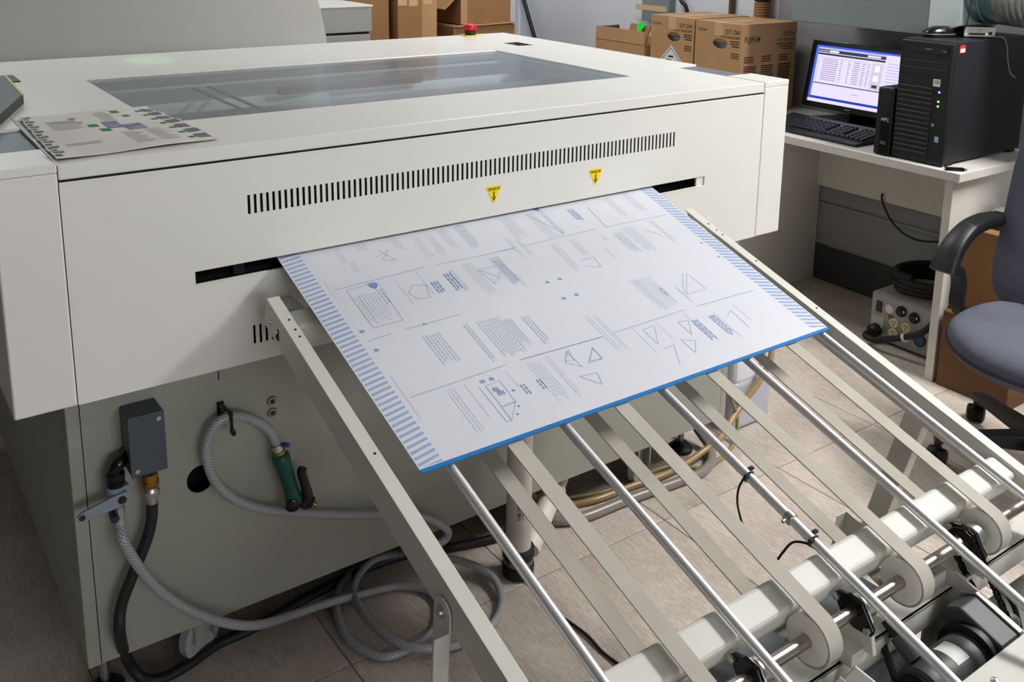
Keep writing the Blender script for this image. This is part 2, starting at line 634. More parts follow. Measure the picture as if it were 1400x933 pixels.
# slot: throat, lower lip and rollers inside
MB().box(0.47, 1.78, D + 0.003, D + 0.006, 0.855, 0.8721).box(0.485, 1.761, D - 0.0008, D + 0.006, 0.8695, 0.8718).build('slot_lip', PAINT, pp, bevel=0.0008)
MB().box(1.735, 1.764, D + 0.003, D + 0.008, 0.870, 0.899).build('slot_end_cheek', PAINT, pp)
th = MB().box(0.45, 1.80, D + 0.10, D + 0.105, 0.84, 0.93).box(0.45, 1.80, D + 0.004, D + 0.10, 0.93, 0.935).box(0.45, 1.80, D + 0.004, D + 0.10, 0.835, 0.84)
th.build('slot_throat', BLACKHOLE, pp)
MB().cyl((0.47, D + 0.055, 0.858), (1.78, D + 0.055, 0.858), 0.016).build('exit_roller', RUBBER, pp, smooth=40)
MB().cyl((0.47, D + 0.055, 0.925), (1.78, D + 0.055, 0.925), 0.016).build('exit_roller', RUBBER, pp, smooth=40)
MB().box(0.5555, 0.578, D + 0.008, D + 0.03, 0.873, 0.8955).build('slot_guide', BLACKGL, pp, bevel=0.002)
MB().box(XL, XR, D + 0.02, D + 0.024, 0.945, 1.06).box(XL, XR, D + 0.02, D + 0.024, 0.71, 0.80).build('vent_backing', BLACKHOLE, pp)
# pillars at both ends of the hood
for x0, x1 in ((0.181, 0.2772), (1.9668, 2.061)):
    lft = x0 < 1
    MB().box(x0, x1, D - 0.001, 3.0, 0.70, 1.105).build('side_pillar', PAINT, pp, bevel=0.003)
    MB().box(x0, x1, D - 0.001, 1.797, 1.105, 1.120).build('pillar_cap', PAINT, pp, bevel=0.002)
    MB().box(x0 + 0.0015, x1 - 0.0015, 1.797, 2.006, 1.1045, 1.1135).build('inset_panel', SLATE, pp, bevel=0.001, label='slate blue inset panel on hood top')
MB().box(0.181, 0.2772, 2.006, 3.0, 1.105, 1.120).build('pillar_cap', PAINT, pp, bevel=0.002)
# hood body behind the panel
MB().box(0.277, 1.967, 2.99, 3.0, 0.70, 1.105).build('hood_back', PAINT, pp)
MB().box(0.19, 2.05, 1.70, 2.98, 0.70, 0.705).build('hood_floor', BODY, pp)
# lid with real opening for the glass
fx0, fx1 = 0.51, 1.737
lid = MB().panel(0.2785, 2.062, D, 3.01, lambda u, v, w: (u, v, 1.1185 - w), 0.026,
                 rects=[(1.9655, 2.07, 1.6, 2.008), (fx0, fx1, 1.93, 2.575), (1.868, 1.93, 2.635, 2.735)])
lo = lid.build('lid', PAINT, pp, bevel=0.0022)
MB().box(0.281, 1.963, D + 0.002, D + 0.006, 1.0855, 1.094).build('lid_gasket', BLACKHOLE, lo)
MB().box(0.281, 1.963, D + 0.006, D + 0.03, 1.0868, 1.0925).build('lid_gasket', mat('brown_gasket', (70, 50, 36), 0.8), lo)
MB().box(fx0 + 0.0008, fx1 - 0.0008, 1.9308, 2.5742, 1.1105, 1.1165).build('glass_pane', GLASS, lo, label='tinted glass window in the lid')
MB().panel(fx0 - 0.02, fx1 + 0.02, 1.915, 2.595, lambda u, v, w: (u, v, 1.108 - w), 0.012,
           rects=[(fx0 + 0.012, fx1 - 0.012, 1.945, 2.56)]).build('glass_seat', mat('seat_grey', (150, 152, 150), 0.5), lo)
for x0, x1 in ((1.868, 1.93),):
    MB().panel(x0, x1, 2.635, 2.735, lambda u, v, w: (u, v, 1.118 - w), 0.002,
               rects=[(x0 + 0.008, x1 - 0.008, 2.645, 2.725)]).build('finger_recess', BLACKPL, lo)
    MB().box(x0, x1, 2.635, 2.735, 1.090, 1.095).build('recess_floor', BLACKHOLE, lo)
MB().box(0.336, 0.372, 2.606, 2.72, 1.1186, 1.1215).build('finger_recess', BLACKPL, lo, bevel=0.001)
# inside the hood, seen through the glass
INS = mat('inner_grey_tank', (232, 234, 236), 0.5, var=0.05, vs=4)
tank = MB().box(0.45, 1.80, 1.80, 2.70, 0.86, 0.865)
tank.box(0.45, 1.80, 2.66, 2.67, 0.865, 1.09).box(0.45, 0.46, 1.80, 2.66, 0.865, 1.09).box(1.79, 1.80, 1.80, 2.66, 0.865, 1.09).box(0.45, 1.8, 1.80, 1.81, 0.865, 1.09)
tank.build('inner_tank', INS, pp)
for y, r, m in ((2.47, 0.028, INS), (2.30, 0.032, mat('inner_dark_roller', (120, 122, 124), 0.5)), (2.02, 0.026, INS), (2.15, 0.03, mat('inner_dark_roller', (72, 76, 80)))):
    MB().cyl((0.47, y, 1.03), (1.78, y, 1.03), r, n=20).build('inner_roller', m, pp, smooth=40)
MB().box(0.95, 1.38, 2.42, 2.45, 1.062, 1.082).build('spray_bar', mat('inner_bar', (60, 58, 58), 0.5), pp, bevel=0.004)
MB().tube([(0.86, 2.26, 1.068), (0.93, 2.245, 1.07), (1.0, 2.235, 1.07)], lambda t: 0.004 + 0.022 * t, n=16).build('bottle_cone', mat('inner_white_plastic', (226, 230, 232), 0.4), pp, smooth=60)
MB().box(0.5, 1.745, 2.525, 2.54, 1.085, 1.09).build('reflection_strip', mat('inner_white_plastic', (226, 230, 232)), pp)  # pale strip standing in for a bright reflection in the glass
for x in (0.76, 0.80):
    MB().box(x, x + 0.005, 2.1, 2.55, 1.078, 1.084).build('inner_wire', mat('inner_bar', (60, 58, 58)), pp)
# emergency stop at the back of the lid
es = MB().box(1.862, 1.925, 2.95, 3.005, 1.1186, 1.1215).build('emergency_stop', YELLOW, pp, bevel=0.001, label='yellow based emergency stop with red mushroom knob')
MB().lathe((1.895, 2.98, 1.1216), (0, 0, 1), [(0, 0.020), (0.016, 0.021), (0.0165, 0.019)]).build('stop_collar', BLACKPL, es, smooth=40)
MB().lathe((1.895, 2.98, 1.1382), (0, 0, 1), [(0, 0.019), (0.002, 0.0225), (0.018, 0.0235), (0.021, 0.021), (0.022, 0.012)]).build('stop_knob', mat('red_knob', (200, 28, 30), 0.3), es, smooth=50)
# sensor stickers
for cx in (1.1205, 1.402):
    s = MB().prism([(cx - 0.0205, 0.963), (cx + 0.0205, 0.963), (cx + 0.002, 0.9255), (cx - 0.002, 0.9255)], lambda u, v, w: (u, D - w, v), 0, 0.0008).build('sensor_sticker', YELLOW, pp, label='yellow triangular sensor sticker with black arrow')
    text('SENSOR', 0.0088, lambda u, v, w, cx=cx: (cx + u, D - 0.0008 - w, 0.9535 + v), INK, s, 'lettering', 'CENTER', 0.95)
    MB().box(cx - 0.0013, cx + 0.0013, D - 0.0014, D - 0.0009, 0.9375, 0.951).prism([(cx - 0.0055, 0.9395), (cx - 0.0035, 0.9395), (cx, 0.9345), (cx + 0.0035, 0.9395), (cx + 0.0055, 0.9395), (cx, 0.930)], lambda u, v, w: (u, D - w, v), 0.0009, 0.0014).build('arrow', INK, s)
# lower cabinet
B = 1.739
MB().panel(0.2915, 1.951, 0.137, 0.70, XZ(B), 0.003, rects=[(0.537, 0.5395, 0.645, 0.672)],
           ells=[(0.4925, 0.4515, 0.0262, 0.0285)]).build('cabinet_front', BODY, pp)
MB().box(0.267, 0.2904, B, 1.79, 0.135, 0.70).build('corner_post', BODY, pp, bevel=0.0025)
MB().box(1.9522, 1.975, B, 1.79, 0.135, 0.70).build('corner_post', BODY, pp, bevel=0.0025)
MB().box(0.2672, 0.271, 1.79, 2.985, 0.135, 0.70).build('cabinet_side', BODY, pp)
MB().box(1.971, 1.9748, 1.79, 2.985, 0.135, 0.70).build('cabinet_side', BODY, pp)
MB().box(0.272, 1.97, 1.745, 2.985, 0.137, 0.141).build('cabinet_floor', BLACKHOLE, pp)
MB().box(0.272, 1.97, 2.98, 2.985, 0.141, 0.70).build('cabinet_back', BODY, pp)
MB().box(0.44, 0.55, 1.80, 1.805, 0.40, 0.69).build('cabinet_inner_wall', BLACKHOLE, pp)
for z in (0.573, 0.548):
    MB().lathe((0.6405, B - 0.004, z), (0, 1, 0), [(0, 0.005), (0, 0.009), (0.003, 0.0105), (0.004, 0.0105)], 18, cap=False).build('brass_grommet', mat('grommet', (150, 140, 112), 0.35, 0.8), pp, smooth=40)
    MB().cyl((0.6405, B - 0.0028, z), (0.6405, B, z), 0.0062, n=16).build('grommet_hole', mat('dark_screw', (60, 56, 54), 0.4, 0.8), pp)
hk = MB().box(0.531, 0.5445, B - 0.006, B, 0.567, 0.602).box(0.533, 0.5425, B - 0.03, B - 0.006, 0.593, 0.600)
hk.box(0.541, 0.5475, B - 0.046, B - 0.042, 0.556, 0.592).box(0.541, 0.5475, B - 0.046, B - 0.028, 0.59, 0.596).box(0.5435, 0.5515, B - 0.046, B - 0.03, 0.546, 0.557).build('hose_hook', BLACKGL, pp, bevel=0.0015)
CASW = mat('translucent_grey_wheel', (168, 170, 168), 0.4)
for cx, cy in ((0.50, 1.825), (1.70, 1.80), (0.50, 2.85), (1.74, 2.85)):
    c = MB().box(cx - 0.035, cx + 0.035, cy - 0.035, cy + 0.035, 0.127, 0.1365).box(cx - 0.024, cx - 0.019, cy - 0.025, cy + 0.02, 0.045, 0.127).box(cx + 0.019, cx + 0.024, cy - 0.025, cy + 0.02, 0.045, 0.127).build('caster', ZINC, pp, bevel=0.001)
    MB().lathe((cx - 0.010, cy + 0.012, 0.05), (0.5, -0.86, 0), [(0, 0.04), (0.003, 0.05), (0.021, 0.05), (0.0235, 0.042), (0.0235, 0.036), (0.021, 0.03), (0.025, 0.012)], 24).build('wheel', CASW, c, smooth=40)
for cx, cy in ((0.31, 1.83), (1.385, 1.85), (1.915, 1.85)):
    lf = MB().cyl((cx, cy, 0.02), (cx, cy, 0.136), 0.009).build('levelling_foot', ZINC, pp, smooth=40)
    MB().lathe((cx, cy, 0), (0, 0, 1), [(0, 0.036), (0.012, 0.036), (0.03, 0.016)]).build('foot_pad', BLACKPL, lf, smooth=40)

# ------------------------------------------------------------ printed plate coming out of the slot
pl = thing('printing_plate', 'white printing plate with pale blue page layouts and blue front edge sliding from slot', 'printing plate', (1.112, 1.135, 0.7145))
PSL = 0.327
PX = 0.639
pz = lambda q: 0.7145 + PSL * q
NP = Vector((0, -PSL, 1)).normalized()


def pq(s, q, h=0.0):
    p = Vector((PX + s, 1.135 + q, pz(q))) + NP * h
    return p


def quad_on(mb, pts, h):
    n = len(mb.v)
    A = [pq(s, q, h) for s, q in pts]
    nn = (A[1] - A[0]).cross(A[2] - A[0])
    ids = list(range(n, n + len(A)))
    if nn.z < 0:
        ids.reverse()
    mb.v += [tuple(p) for p in A]
    mb.f.append(tuple(ids))


def line_on(mb, a, b, w, h):
    a, b = Vector(a), Vector(b)
    d = b - a
    if d.length < 1e-6:
        return
    n = Vector((-d.y, d.x)).normalized() * w / 2
    quad_on(mb, [a - n, b - n, b + n, a + n], h)


sh = MB()
pts = [(0.0, 0.006), (0.946, 0.006), (0.946, 0.60), (0.0, 0.60)]
A = [pq(s, q, 0.0) for s, q in pts]
Bq = [pq(s, q, 0.0016) for s, q in pts]
sh.add(A + Bq, [(3, 2, 1, 0), (4, 5, 6, 7), (0, 1, 5, 4), (1, 2, 6, 5), (2, 3, 7, 6), (3, 0, 4, 7)])
sh.build('plate_sheet', PLATE, pl)
eb = MB()
pts = [(0.0, -0.0005), (0.946, -0.0005), (0.946, 0.006), (0.0, 0.006)]
A = [pq(s, q, -0.0012) for s, q in pts]
Bq = [pq(s, q, 0.0016) for s, q in pts]
eb.add(A + Bq, [(3, 2, 1, 0), (4, 5, 6, 7), (0, 1, 5, 4), (1, 2, 6, 5), (2, 3, 7, 6), (3, 0, 4, 7)])
eb.build('blue_edge', PEDGE, pl, label='bright blue front edge of the plate')
H1 = 0.0019
stp = MB()
for k in range(58):
    q = -0.012 + k * 0.01155
    # left margin
    p = [(0.0025, q), (0.041, q + 0.0066), (0.041, q + 0.0116), (0.0025, q + 0.005)]
    p = [(s, max(0.008, v)) for s, v in p]
    if q + 0.0116 > 0.009:
        quad_on(stp, p, H1)
for k in range(62):
    q = -0.006 + k * 0.0114
    p = [(0.9075, q + 0.0125), (0.9435, q), (0.9435, q + 0.0058), (0.9075, q + 0.0183)]
    p = [(s, max(0.008, v)) for s, v in p]
    if q + 0.0116 > 0.009:
        quad_on(stp, p, H1)
so_ = stp.build('striped_margin', PSTRIPE, pl, label='pale blue diagonal stripes along both side margins')
so_['kind'] = 'stuff'
TXT=[(280, 517, 282, 446, 3, 1), (312, 521, 311, 450, 3, 1), (351, 531, 343, 457, 3, 1), (389, 531, 390, 450, 4, 2), (113, 530, 115, 482, 2, 1), (123, 483, 125, 442, 2, 1), (160, 533, 170, 510, 4, 1), (228, 539, 245, 490, 3, 1), (87, 389, 82, 310, 3, 1), (102, 393, 96, 311, 3, 1), (117, 391, 120, 313, 3, 1), (134, 397, 137, 348, 2, 2), (178, 406, 177, 333, 1, 1), (233, 426, 224, 355, 1, 1), (246, 384, 246, 348, 3, 3), (283, 398, 283, 342, 3, 3), (300, 405, 291, 330, 2, 2), (334, 413, 340, 311, 4, 1), (405, 415, 400, 325, 4, 2), (167, 257, 163, 179, 6, 2), (237, 259, 241, 150, 2, 1), (319, 247, 319, 181, 3, 1), (53, 453, 50, 384, 1, 1), (508, 538, 502, 451, 5, 1), (485, 456, 487, 392, 2, 1), (464, 462, 469, 391, 2, 1), (574, 527, 567, 442, 4, 1), (599, 532, 604, 439, 2, 2), (674, 515, 676, 471, 3, 3), (799, 530, 788, 447, 3, 1), (835, 537, 869, 457, 4, 1), (550, 415, 556, 320, 3, 1), (593, 417, 614, 360, 3, 1), (725, 407, 721, 334, 4, 2), (756, 417, 766, 324, 5, 1), (837, 421, 840, 328, 2, 1), (684, 412, 680, 391, 2, 1), (659, 375, 658, 319, 1, 1), (406, 404, 401, 325, 3, 2), (411, 356, 416, 310, 2, 1), (641, 260, 642, 161, 3, 1), (667, 261, 665, 162, 7, 1), (682, 223, 682, 197, 2, 3), (355, 241, 358, 162, 3, 1), (475, 200, 472, 94, 2, 1), (490, 195, 490, 93, 2, 1), (539, 143, 538, 67, 1, 1), (595, 141, 599, 87, 1, 1), (672, 144, 676, 54, 1, 1), (681, 120, 676, 59, 3, 3), (726, 119, 725, 57, 3, 3), (742, 130, 735, 33, 1, 1), (802, 132, 794, 72, 1, 1), (129, 131, 126, 33, 3, 1), (156, 132, 157, 54, 1, 1), (283, 258, 284, 159, 8, 2), (318, 245, 318, 171, 4, 1), (353, 242, 361, 164, 3, 1), (236, 260, 238, 156, 2, 1), (241, 135, 240, 84, 1, 1), (249, 97, 249, 71, 2, 3), (282, 97, 283, 70, 2, 3), (301, 135, 298, 35, 5, 1), (329, 138, 333, 34, 2, 1), (52, 190, 51, 86, 1, 1)]
LIN=[[(57, 419), (250, 429)], [(278, 428), (464, 427)], [(129, 284), (246, 287)], [(55, 278), (101, 282)], [(422, 428), (467, 430)], [(493, 429), (685, 434)], [(713, 433), (897, 431)], [(58, 138), (250, 146)], [(281, 148), (468, 145)], [(496, 146), (686, 151)], [(717, 151), (883, 149)], [(281, 147), (466, 145)], [(79, 412), (144, 415), (138, 307), (79, 305), (79, 412)], [(563, 523), (604, 441), (560, 437)], [(724, 513), (715, 433)], [(201, 387), (226, 380), (217, 346), (191, 349), (184, 369), (201, 387)], [(350, 389), (411, 389), (358, 342), (350, 389), (382, 353)], [(769, 245), (732, 207), (724, 187), (778, 243)], [(778, 236), (781, 188), (724, 187)], [(718, 215), (718, 166)], [(556, 134), (587, 135), (557, 91), (556, 134)], [(642, 127), (667, 123), (642, 89), (642, 127)], [(610, 86), (637, 73), (612, 48), (610, 86)], [(560, 78), (585, 78), (559, 35)], [(755, 104), (780, 117), (776, 63)], [(380, 138), (374, 113), (357, 117), (380, 138)], [(427, 126), (428, 99), (400, 101), (427, 126)], [(797, 397), (823, 371)], [(576, 351), (612, 350), (606, 318), (575, 331)], [(190, 507), (210, 465), (184, 473), (210, 498), (178, 485)], [(188, 115), (218, 119), (216, 67), (188, 66), (188, 115)], [(187, 67), (217, 69), (186, 36), (187, 67)], [(176, 118), (177, 37), (186, 36)], [(374, 137), (378, 94), (355, 113), (374, 137)], [(429, 129), (426, 97), (395, 98), (429, 129)], [(357, 76), (394, 73), (385, 46), (357, 76)]]
MRK=[(132, 409, 20), (598, 538, 20), (169, 285, 8), (56, 304, 9), (58, 254, 9), (463, 313, 9), (494, 314, 9), (464, 261, 9), (496, 262, 9), (204, 95, 14), (200, 104, 12), (189, 127, 10), (207, 127, 10), (227, 91, 6), (215, 58, 5), (203, 44, 5), (896, 317, 6), (897, 264, 6)]
tx = {1: MB(), 2: MB(), 3: MB()}
for s0, q0, s1, q1, n, k in TXT:
    for j in range(n):
        off = (j - (n - 1) / 2) * 6.2
        a, b = max(q0, q1), min(q0, q1)
        b += random.uniform(0, 0.18) * (a - b)
        s = (s0 + (s1 - s0) / 2 + off) / 1000
        q = a
        while q > b:
            wl = random.uniform(4, 13)
            e = max(b, q - wl)
            w = {1: 0.0016, 2: 0.0022, 3: 0.0032}[k]
            line_on(tx[k], (s, q / 1000), (s, e / 1000), w, H1)
            q = e - 1.8
for k, nm, m in ((1, 'printed_text', PBLUE1), (2, 'printed_text', PBLUE2), (3, 'printed_heading', PBLUE3)):
    tx[k].build(nm, m, pl)['kind'] = 'stuff'
ln = MB()
for i, poly in enumerate(LIN):
    for a, b in zip(poly, poly[1:]):
        line_on(ln, (a[0] / 1000, a[1] / 1000), (b[0] / 1000, b[1] / 1000), 0.0016 if i < 12 else 0.0013, H1 + 0.0001)
ln.build('printed_drawing', PBLUE2, pl)['kind'] = 'stuff'
mk = MB()
for s, q, r in MRK:
    r = r / 3.73 / 1000 * 1.6
    s, q = s / 1000, q / 1000
    if r > 0.007:
        quad_on(mk, [(s + r * a, q + r * b) for a, b in ((-1, 0.9), (-1, -0.2), (0, -1.2), (1, -0.2), (1, 0.9), (0, 1.1))], H1)
    else:
        for a in (-0.7, 0, 0.7):
            line_on(mk, (s + a * r, q + r * random.uniform(0.4, 1)), (s + a * r * 1.2, q - r), r * 0.5, H1)
mk.build('printed_symbol', PBLUE3, pl)['kind'] = 'stuff'

# ------------------------------------------------------------ delivery conveyor
ANG = math.radians(17.74)
CA, SA = math.cos(ANG), math.sin(ANG)
cv = thing('delivery_conveyor', 'sloping conveyor frame with steel rods and beige belts below the plate', 'conveyor', (1.12, 0.9, 0))


def cp(x, w, dn=0.0):
    """point on the sloping conveyor: w runs downhill from the plate's front edge, dn along the deck normal"""
    return Vector((x, 1.135 - w * CA - dn * SA, 0.703 - w * SA + dn * CA))


def deckbox(mb, x0, x1, w0, w1, d0, d1):
    c = cp((x0 + x1) / 2, (w0 + w1) / 2, (d0 + d1) / 2)
    return mb.obox(c, Vector((1, 0, 0)) * abs(x1 - x0) / 2, Vector((0, -CA, -SA)) * (w1 - w0) / 2, Vector((0, -SA, CA)) * abs(d1 - d0) / 2)


W0, W1 = -0.488, 0.86
for side, (xa, xb) in (('l', (0.588, 0.612)), ('r', (1.629, 1.653))):
    r = MB()
    deckbox(r, xa, xb, W0, W1, -0.0085, -0.0062)
    if side == 'l':
        deckbox(r, xa, xa + 0.0025, W0, W1, -0.06, -0.0085)
        deckbox(r, xa, xb, W0, W1, -0.062, -0.06)
    else:
        deckbox(r, xa, xa + 0.0025, W0 + 0.07, W1, -0.06, -0.0085)
        deckbox(r, xa, xb, W0 + 0.07, W1, -0.062, -0.06)
        r.prism([(W0 + 0.01, -0.0085), (W0 + 0.072, -0.0085), (W0 + 0.072, -0.03), (W0 + 0.035, -0.045)], lambda u, v, w: cp(w, u, v), xa, xa + 0.0025)
    ro = r.build('side_rail', FRAME, cv, bevel=0.0011)
    # countersunk holes and screws in the rail
    xm = (xa + xb) / 2 + 0.003
    for w in (W0 + 0.07, W0 + 0.098, W0 + 0.118, -0.26, 0.10 - 0.18, 0.41, 0.445, 0.475):
        if side == 'l' and w == -0.26:
            continue
        MB().cyl(cp(xm, w, -0.0064), cp(xm, w, -0.0057), 0.0024, n=12).build('screw_hole', BLACKHOLE, ro)
    xs = xa if side == 'l' else xa
    for w in ((W0 + 0.03, W0 + 0.06) if side == 'l' else (-0.03, 0.19, 0.42)):
        MB().lathe(cp(xs, w, -0.036), (-1, 0, 0), [(0, 0.0045), (0.003, 0.004), (0.004, 0.002)], 12).build('rail_screw', ZINC, ro, smooth=40)
MB().prism([(W0 + 0.058, -0.05), (W0 + 0.07, -0.05), (W0 + 0.066, -0.03), (W0 + 0.06, -0.03)], lambda u, v, w: cp(w, u, v), 0.5868, 0.5882).build('key_slot', BLACKHOLE, cv)
# mounting tubes
t1 = MB()
deckbox(t1, 0.6125, 1.629, -0.448, -0.400, -0.0555, -0.0105)
t1.build('upper_cross_tube', FRAME, cv, bevel=0.006, seg=3)
for x_ in (0.63, 1.59):
    MB().box(x_, x_ + 0.03, 1.60, 1.6664, 0.775, 0.815).build('mounting_bracket', FRAME, cv, bevel=0.002)
t2 = MB()
deckbox(t2, 0.6125, 1.629, 0.3555, 0.4065, -0.056, -0.0125)
t2.build('lower_cross_tube', FRAME, cv, bevel=0.008, seg=3)
# rods and belts
for i in range(5):
    x = 0.692 + 0.2195 * i
    MB().cyl(cp(x, -0.46), cp(x, 0.68), 0.0078, n=20).build('steel_rod', CHROME, cv, smooth=40)
PW = (1.135 - 0.72) / CA - 0.0
PR = 0.0365
pc0 = Vector((0, 0.72, 0.5365))
# pulley axis expressed on the deck
dv = pc0 - cp(0, 0)
PWw = dv.dot(Vector((0, -CA, -SA)))
PDn = dv.dot(Vector((0, -SA, CA)))
pul_src = None
belt_src = None
for i in range(4):
    x = 0.808 + 0.2212 * i
    # belt loop
    BT, hw = 0.0024, 0.0145
    out = []
    for (wc, s0) in ((PWw, -90), (-0.44, 90)):
        for k in range(17):
            a = math.radians(s0 + 180 * k / 16) if wc > 0 else math.radians(90 + 180 * k / 16)
            if wc > 0:
                a = math.radians(-90 + 180 * k / 16)
            out.append((wc + math.cos(a) * PR, PDn + math.sin(a) * PR, math.cos(a), math.sin(a)))
    b = MB()
    rs = []
    for (w, d, cw, cd) in out:
        rs.append([cp(x - hw, w, d), cp(x + hw, w, d), cp(x + hw, w + cw * BT, d + cd * BT), cp(x - hw, w + cw * BT, d + cd * BT)])
    b.rings(rs, False, True)
    b.build('conveyor_belt', BELT, cv, smooth=30)
    for wc in (PWw, -0.44):
        c = cp(x, wc, PDn)
        p = MB().lathe((c.x - 0.0155, c.y, c.z), (1, 0, 0), [(0, 0.012), (0, PR - 0.005), (0.0015, PR - 0.0005), (0.0295, PR - 0.0005), (0.031, PR - 0.005), (0.031, 0.012)], 40)
        po = p.build('pulley', NYLON, cv, smooth=30)
        if wc > 0:
            MB().lathe((c.x + 0.0155, c.y, c.z), (1, 0, 0), [(0, 0.016), (0.018, 0.016), (0.0185, 0.012)], 24).build('pulley_hub', NYLON, po, smooth=40)
# drive shaft, bearings, sprocket
Y0, Z0 = 0.72, 0.5365
MB().cyl((0.64, Y0, Z0), (1.61, Y0, Z0), 0.0098, n=20).build('drive_shaft', SHAFT, cv, smooth=40)
for x in (0.905, 1.128, 1.425):
    bz = MB()
    bz.prism([(Y0 - 0.036, Z0 - 0.055), (Y0 + 0.036, Z0 - 0.055), (Y0 + 0.024, Z0 + 0.004), (Y0 + 0.010, Z0 + 0.018), (Y0 - 0.010, Z0 + 0.016), (Y0 - 0.026, Z0 - 0.006)],
             lambda u, v, w: (w, u, v), x - 0.004, x + 0.004)
    bo = bz.build('bearing_bracket', FRAME, cv, bevel=0.001)
    fl_ = MB().prism([(Y0 + 0.034, Z0 + 0.012), (Y0 + 0.028, Z0 + 0.018), (Y0 + 0.01, Z0 + 0.024), (Y0 - 0.014, Z0 + 0.022), (Y0 - 0.036, Z0 - 0.01), (Y0 - 0.034, Z0 - 0.02), (Y0 - 0.026, Z0 - 0.022), (Y0 - 0.004, Z0 - 0.024), (Y0 + 0.016, Z0 - 0.018)],
                     lambda u, v, w: (w, u, v), x - 0.011, x - 0.0042)
    fl_.build('bearing_flange', BLACKGL, bo, bevel=0.001)
    for dy, dz in ((0.027, 0.010), (-0.028, -0.013)):
        MB().lathe((x - 0.011, Y0 + dy, Z0 + dz), (-1, 0, 0), [(0, 0.006), (0.005, 0.006), (0.0065, 0.004)], 6).build('bolt', ZINC, bo)
    MB().lathe((x + 0.004, Y0, Z0), (1, 0, 0), [(0, 0.019), (0.02, 0.019), (0.021, 0.015)], 24).build('collar', ZINC, bo, smooth=40)
SX = 1.405
sp = []
NT = 15
for k in range(NT * 4):
    a = 2 * math.pi * k / (NT * 4)
    r = 0.0235 if k % 4 in (0, 1) else 0.0195
    sp.append((Y0 + r * math.cos(a), Z0 + r * math.sin(a)))
MB().prism(sp, lambda u, v, w: (w, u, v), SX - 0.003, SX + 0.003).build('sprocket', RUBBER, cv)
MB().cyl((SX - 0.02, Y0, Z0), (SX - 0.003, Y0, Z0), 0.014).build('sprocket_hub', SHAFT, cv, smooth=40)
# roller chain down to the motor
MY, MZ = 0.628, 0.415
chpts = []
dirv = Vector((0, MY - Y0, MZ - Z0)).normalized()
nrm2 = Vector((0, -dirv.z, dirv.y))
top = Vector((SX, Y0, Z0))
bot = Vector((SX, MY, MZ))
R1, R2 = 0.0225, 0.016
n1 = 12
for k in range(n1 + 1):
    a = math.pi * k / n1
    chpts.append(top + (nrm2 * math.cos(a) - dirv * math.sin(a)) * R1)
for k in range(1, 14):
    chpts.append((top - nrm2 * R1).lerp(bot - nrm2 * R2, k / 14))
for k in range(n1 + 1):
    a = math.pi * k / n1
    chpts.append(bot + (-nrm2 * math.cos(a) + dirv * math.sin(a)) * R2)
for k in range(1, 14):
    chpts.append((bot + nrm2 * R2).lerp(top + nrm2 * R1, k / 14))
ch = MB()
dist = 0
last = None
cnt = 0
m = len(chpts)
# resample evenly
seg = [(chpts[i], chpts[(i + 1) % m]) for i in range(m)]
tot = sum((b - a).length for a, b in seg)
NL = int(tot / 0.0078)
pos = []
acc, si = 0.0, 0
for k in range(NL):
    t = tot * k / NL
    while si < m - 1 and acc + (seg[si][1] - seg[si][0]).length < t:
        acc += (seg[si][1] - seg[si][0]).length
        si += 1
    a, b = seg[si]
    pos.append(a.lerp(b, (t - acc) / max(1e-6, (b - a).length)))
for k in range(NL):
    a, b = pos[k], pos[(k + 1) % NL]
    e = (b - a) * 0.12
    if k % 2:
        for sx in (-0.0042, 0.0042):
            ch.bar(a - e + Vector((sx, 0, 0)), b + e + Vector((sx, 0, 0)), 0.0014, 0.0062, up=(1, 0, 0)) if False else ch.obox((a + b) / 2 + Vector((sx, 0, 0)), (b - a) * 0.66, Vector((0.0007, 0, 0)), Vector((1, 0, 0)).cross((b - a).normalized()) * 0.0032)
    else:
        for sx in (-0.0026, 0.0026):
            ch.obox((a + b) / 2 + Vector((sx, 0, 0)), (b - a) * 0.66, Vector((0.0007, 0, 0)), Vector((1, 0, 0)).cross((b - a).normalized()) * 0.0032)
    ch.cyl(a + Vector((-0.005, 0, 0)), a + Vector((0.005, 0, 0)), 0.0022, n=6)
cho = ch.build('drive_chain', mat('oily_chain', (46, 42, 40), 0.35, 0.8), cv, label='black roller chain from shaft to motor')
cho['kind'] = 'stuff'
# lower beam carrying the bearings: an open channel
lb = MB()
lb.box(0.615, 1.80, 0.716, 0.722, 0.42, 0.462).box(0.615, 1.80, 0.716, 0.772, 0.458, 0.462).box(0.615, 1.80, 0.768, 0.772, 0.42, 0.462)
lb.build('lower_beam', FRAME, cv, bevel=0.0012)
for x in (0.905, 1.128, 1.425):
    MB().box(x - 0.03, x + 0.006, 0.70, 0.765, 0.4622, 0.485).build('bearing_foot', FRAME, cv, bevel=0.0015)
# motor on its mounting plate
MP = 1.388
mp_ = MB()
mp_.prism([(0.735, 0.485), (0.715, 0.492), (0.60, 0.457), (0.583, 0.44), (0.583, 0.33), (0.735, 0.33)], lambda u, v, w: (w, u, v), MP, MP + 0.004)
mp_.build('motor_plate', FRAME, cv, bevel=0.0012)
MB().prism([(0.735, 0.485), (0.735, 0.34), (0.731, 0.34), (0.731, 0.485)], lambda u, v, w: (w, u, v), MP - 0.05, MP).build('plate_flange', FRAME, cv, bevel=0.001)
MOT = mat('charcoal_motor_casting', (66, 66, 70), 0.45, var=0.06, vs=20, bump=0.1, bs=300)
gb = MB().prism([(0.695, 0.470), (0.672, 0.482), (0.602, 0.460), (0.586, 0.44), (0.586, 0.35), (0.695, 0.35)], lambda u, v, w: (w, u, v), MP - 0.062, MP - 0.014)
mo = gb.build('gear_motor', MOT, cv, bevel=0.004, seg=3, label='charcoal gear motor with cylindrical body')
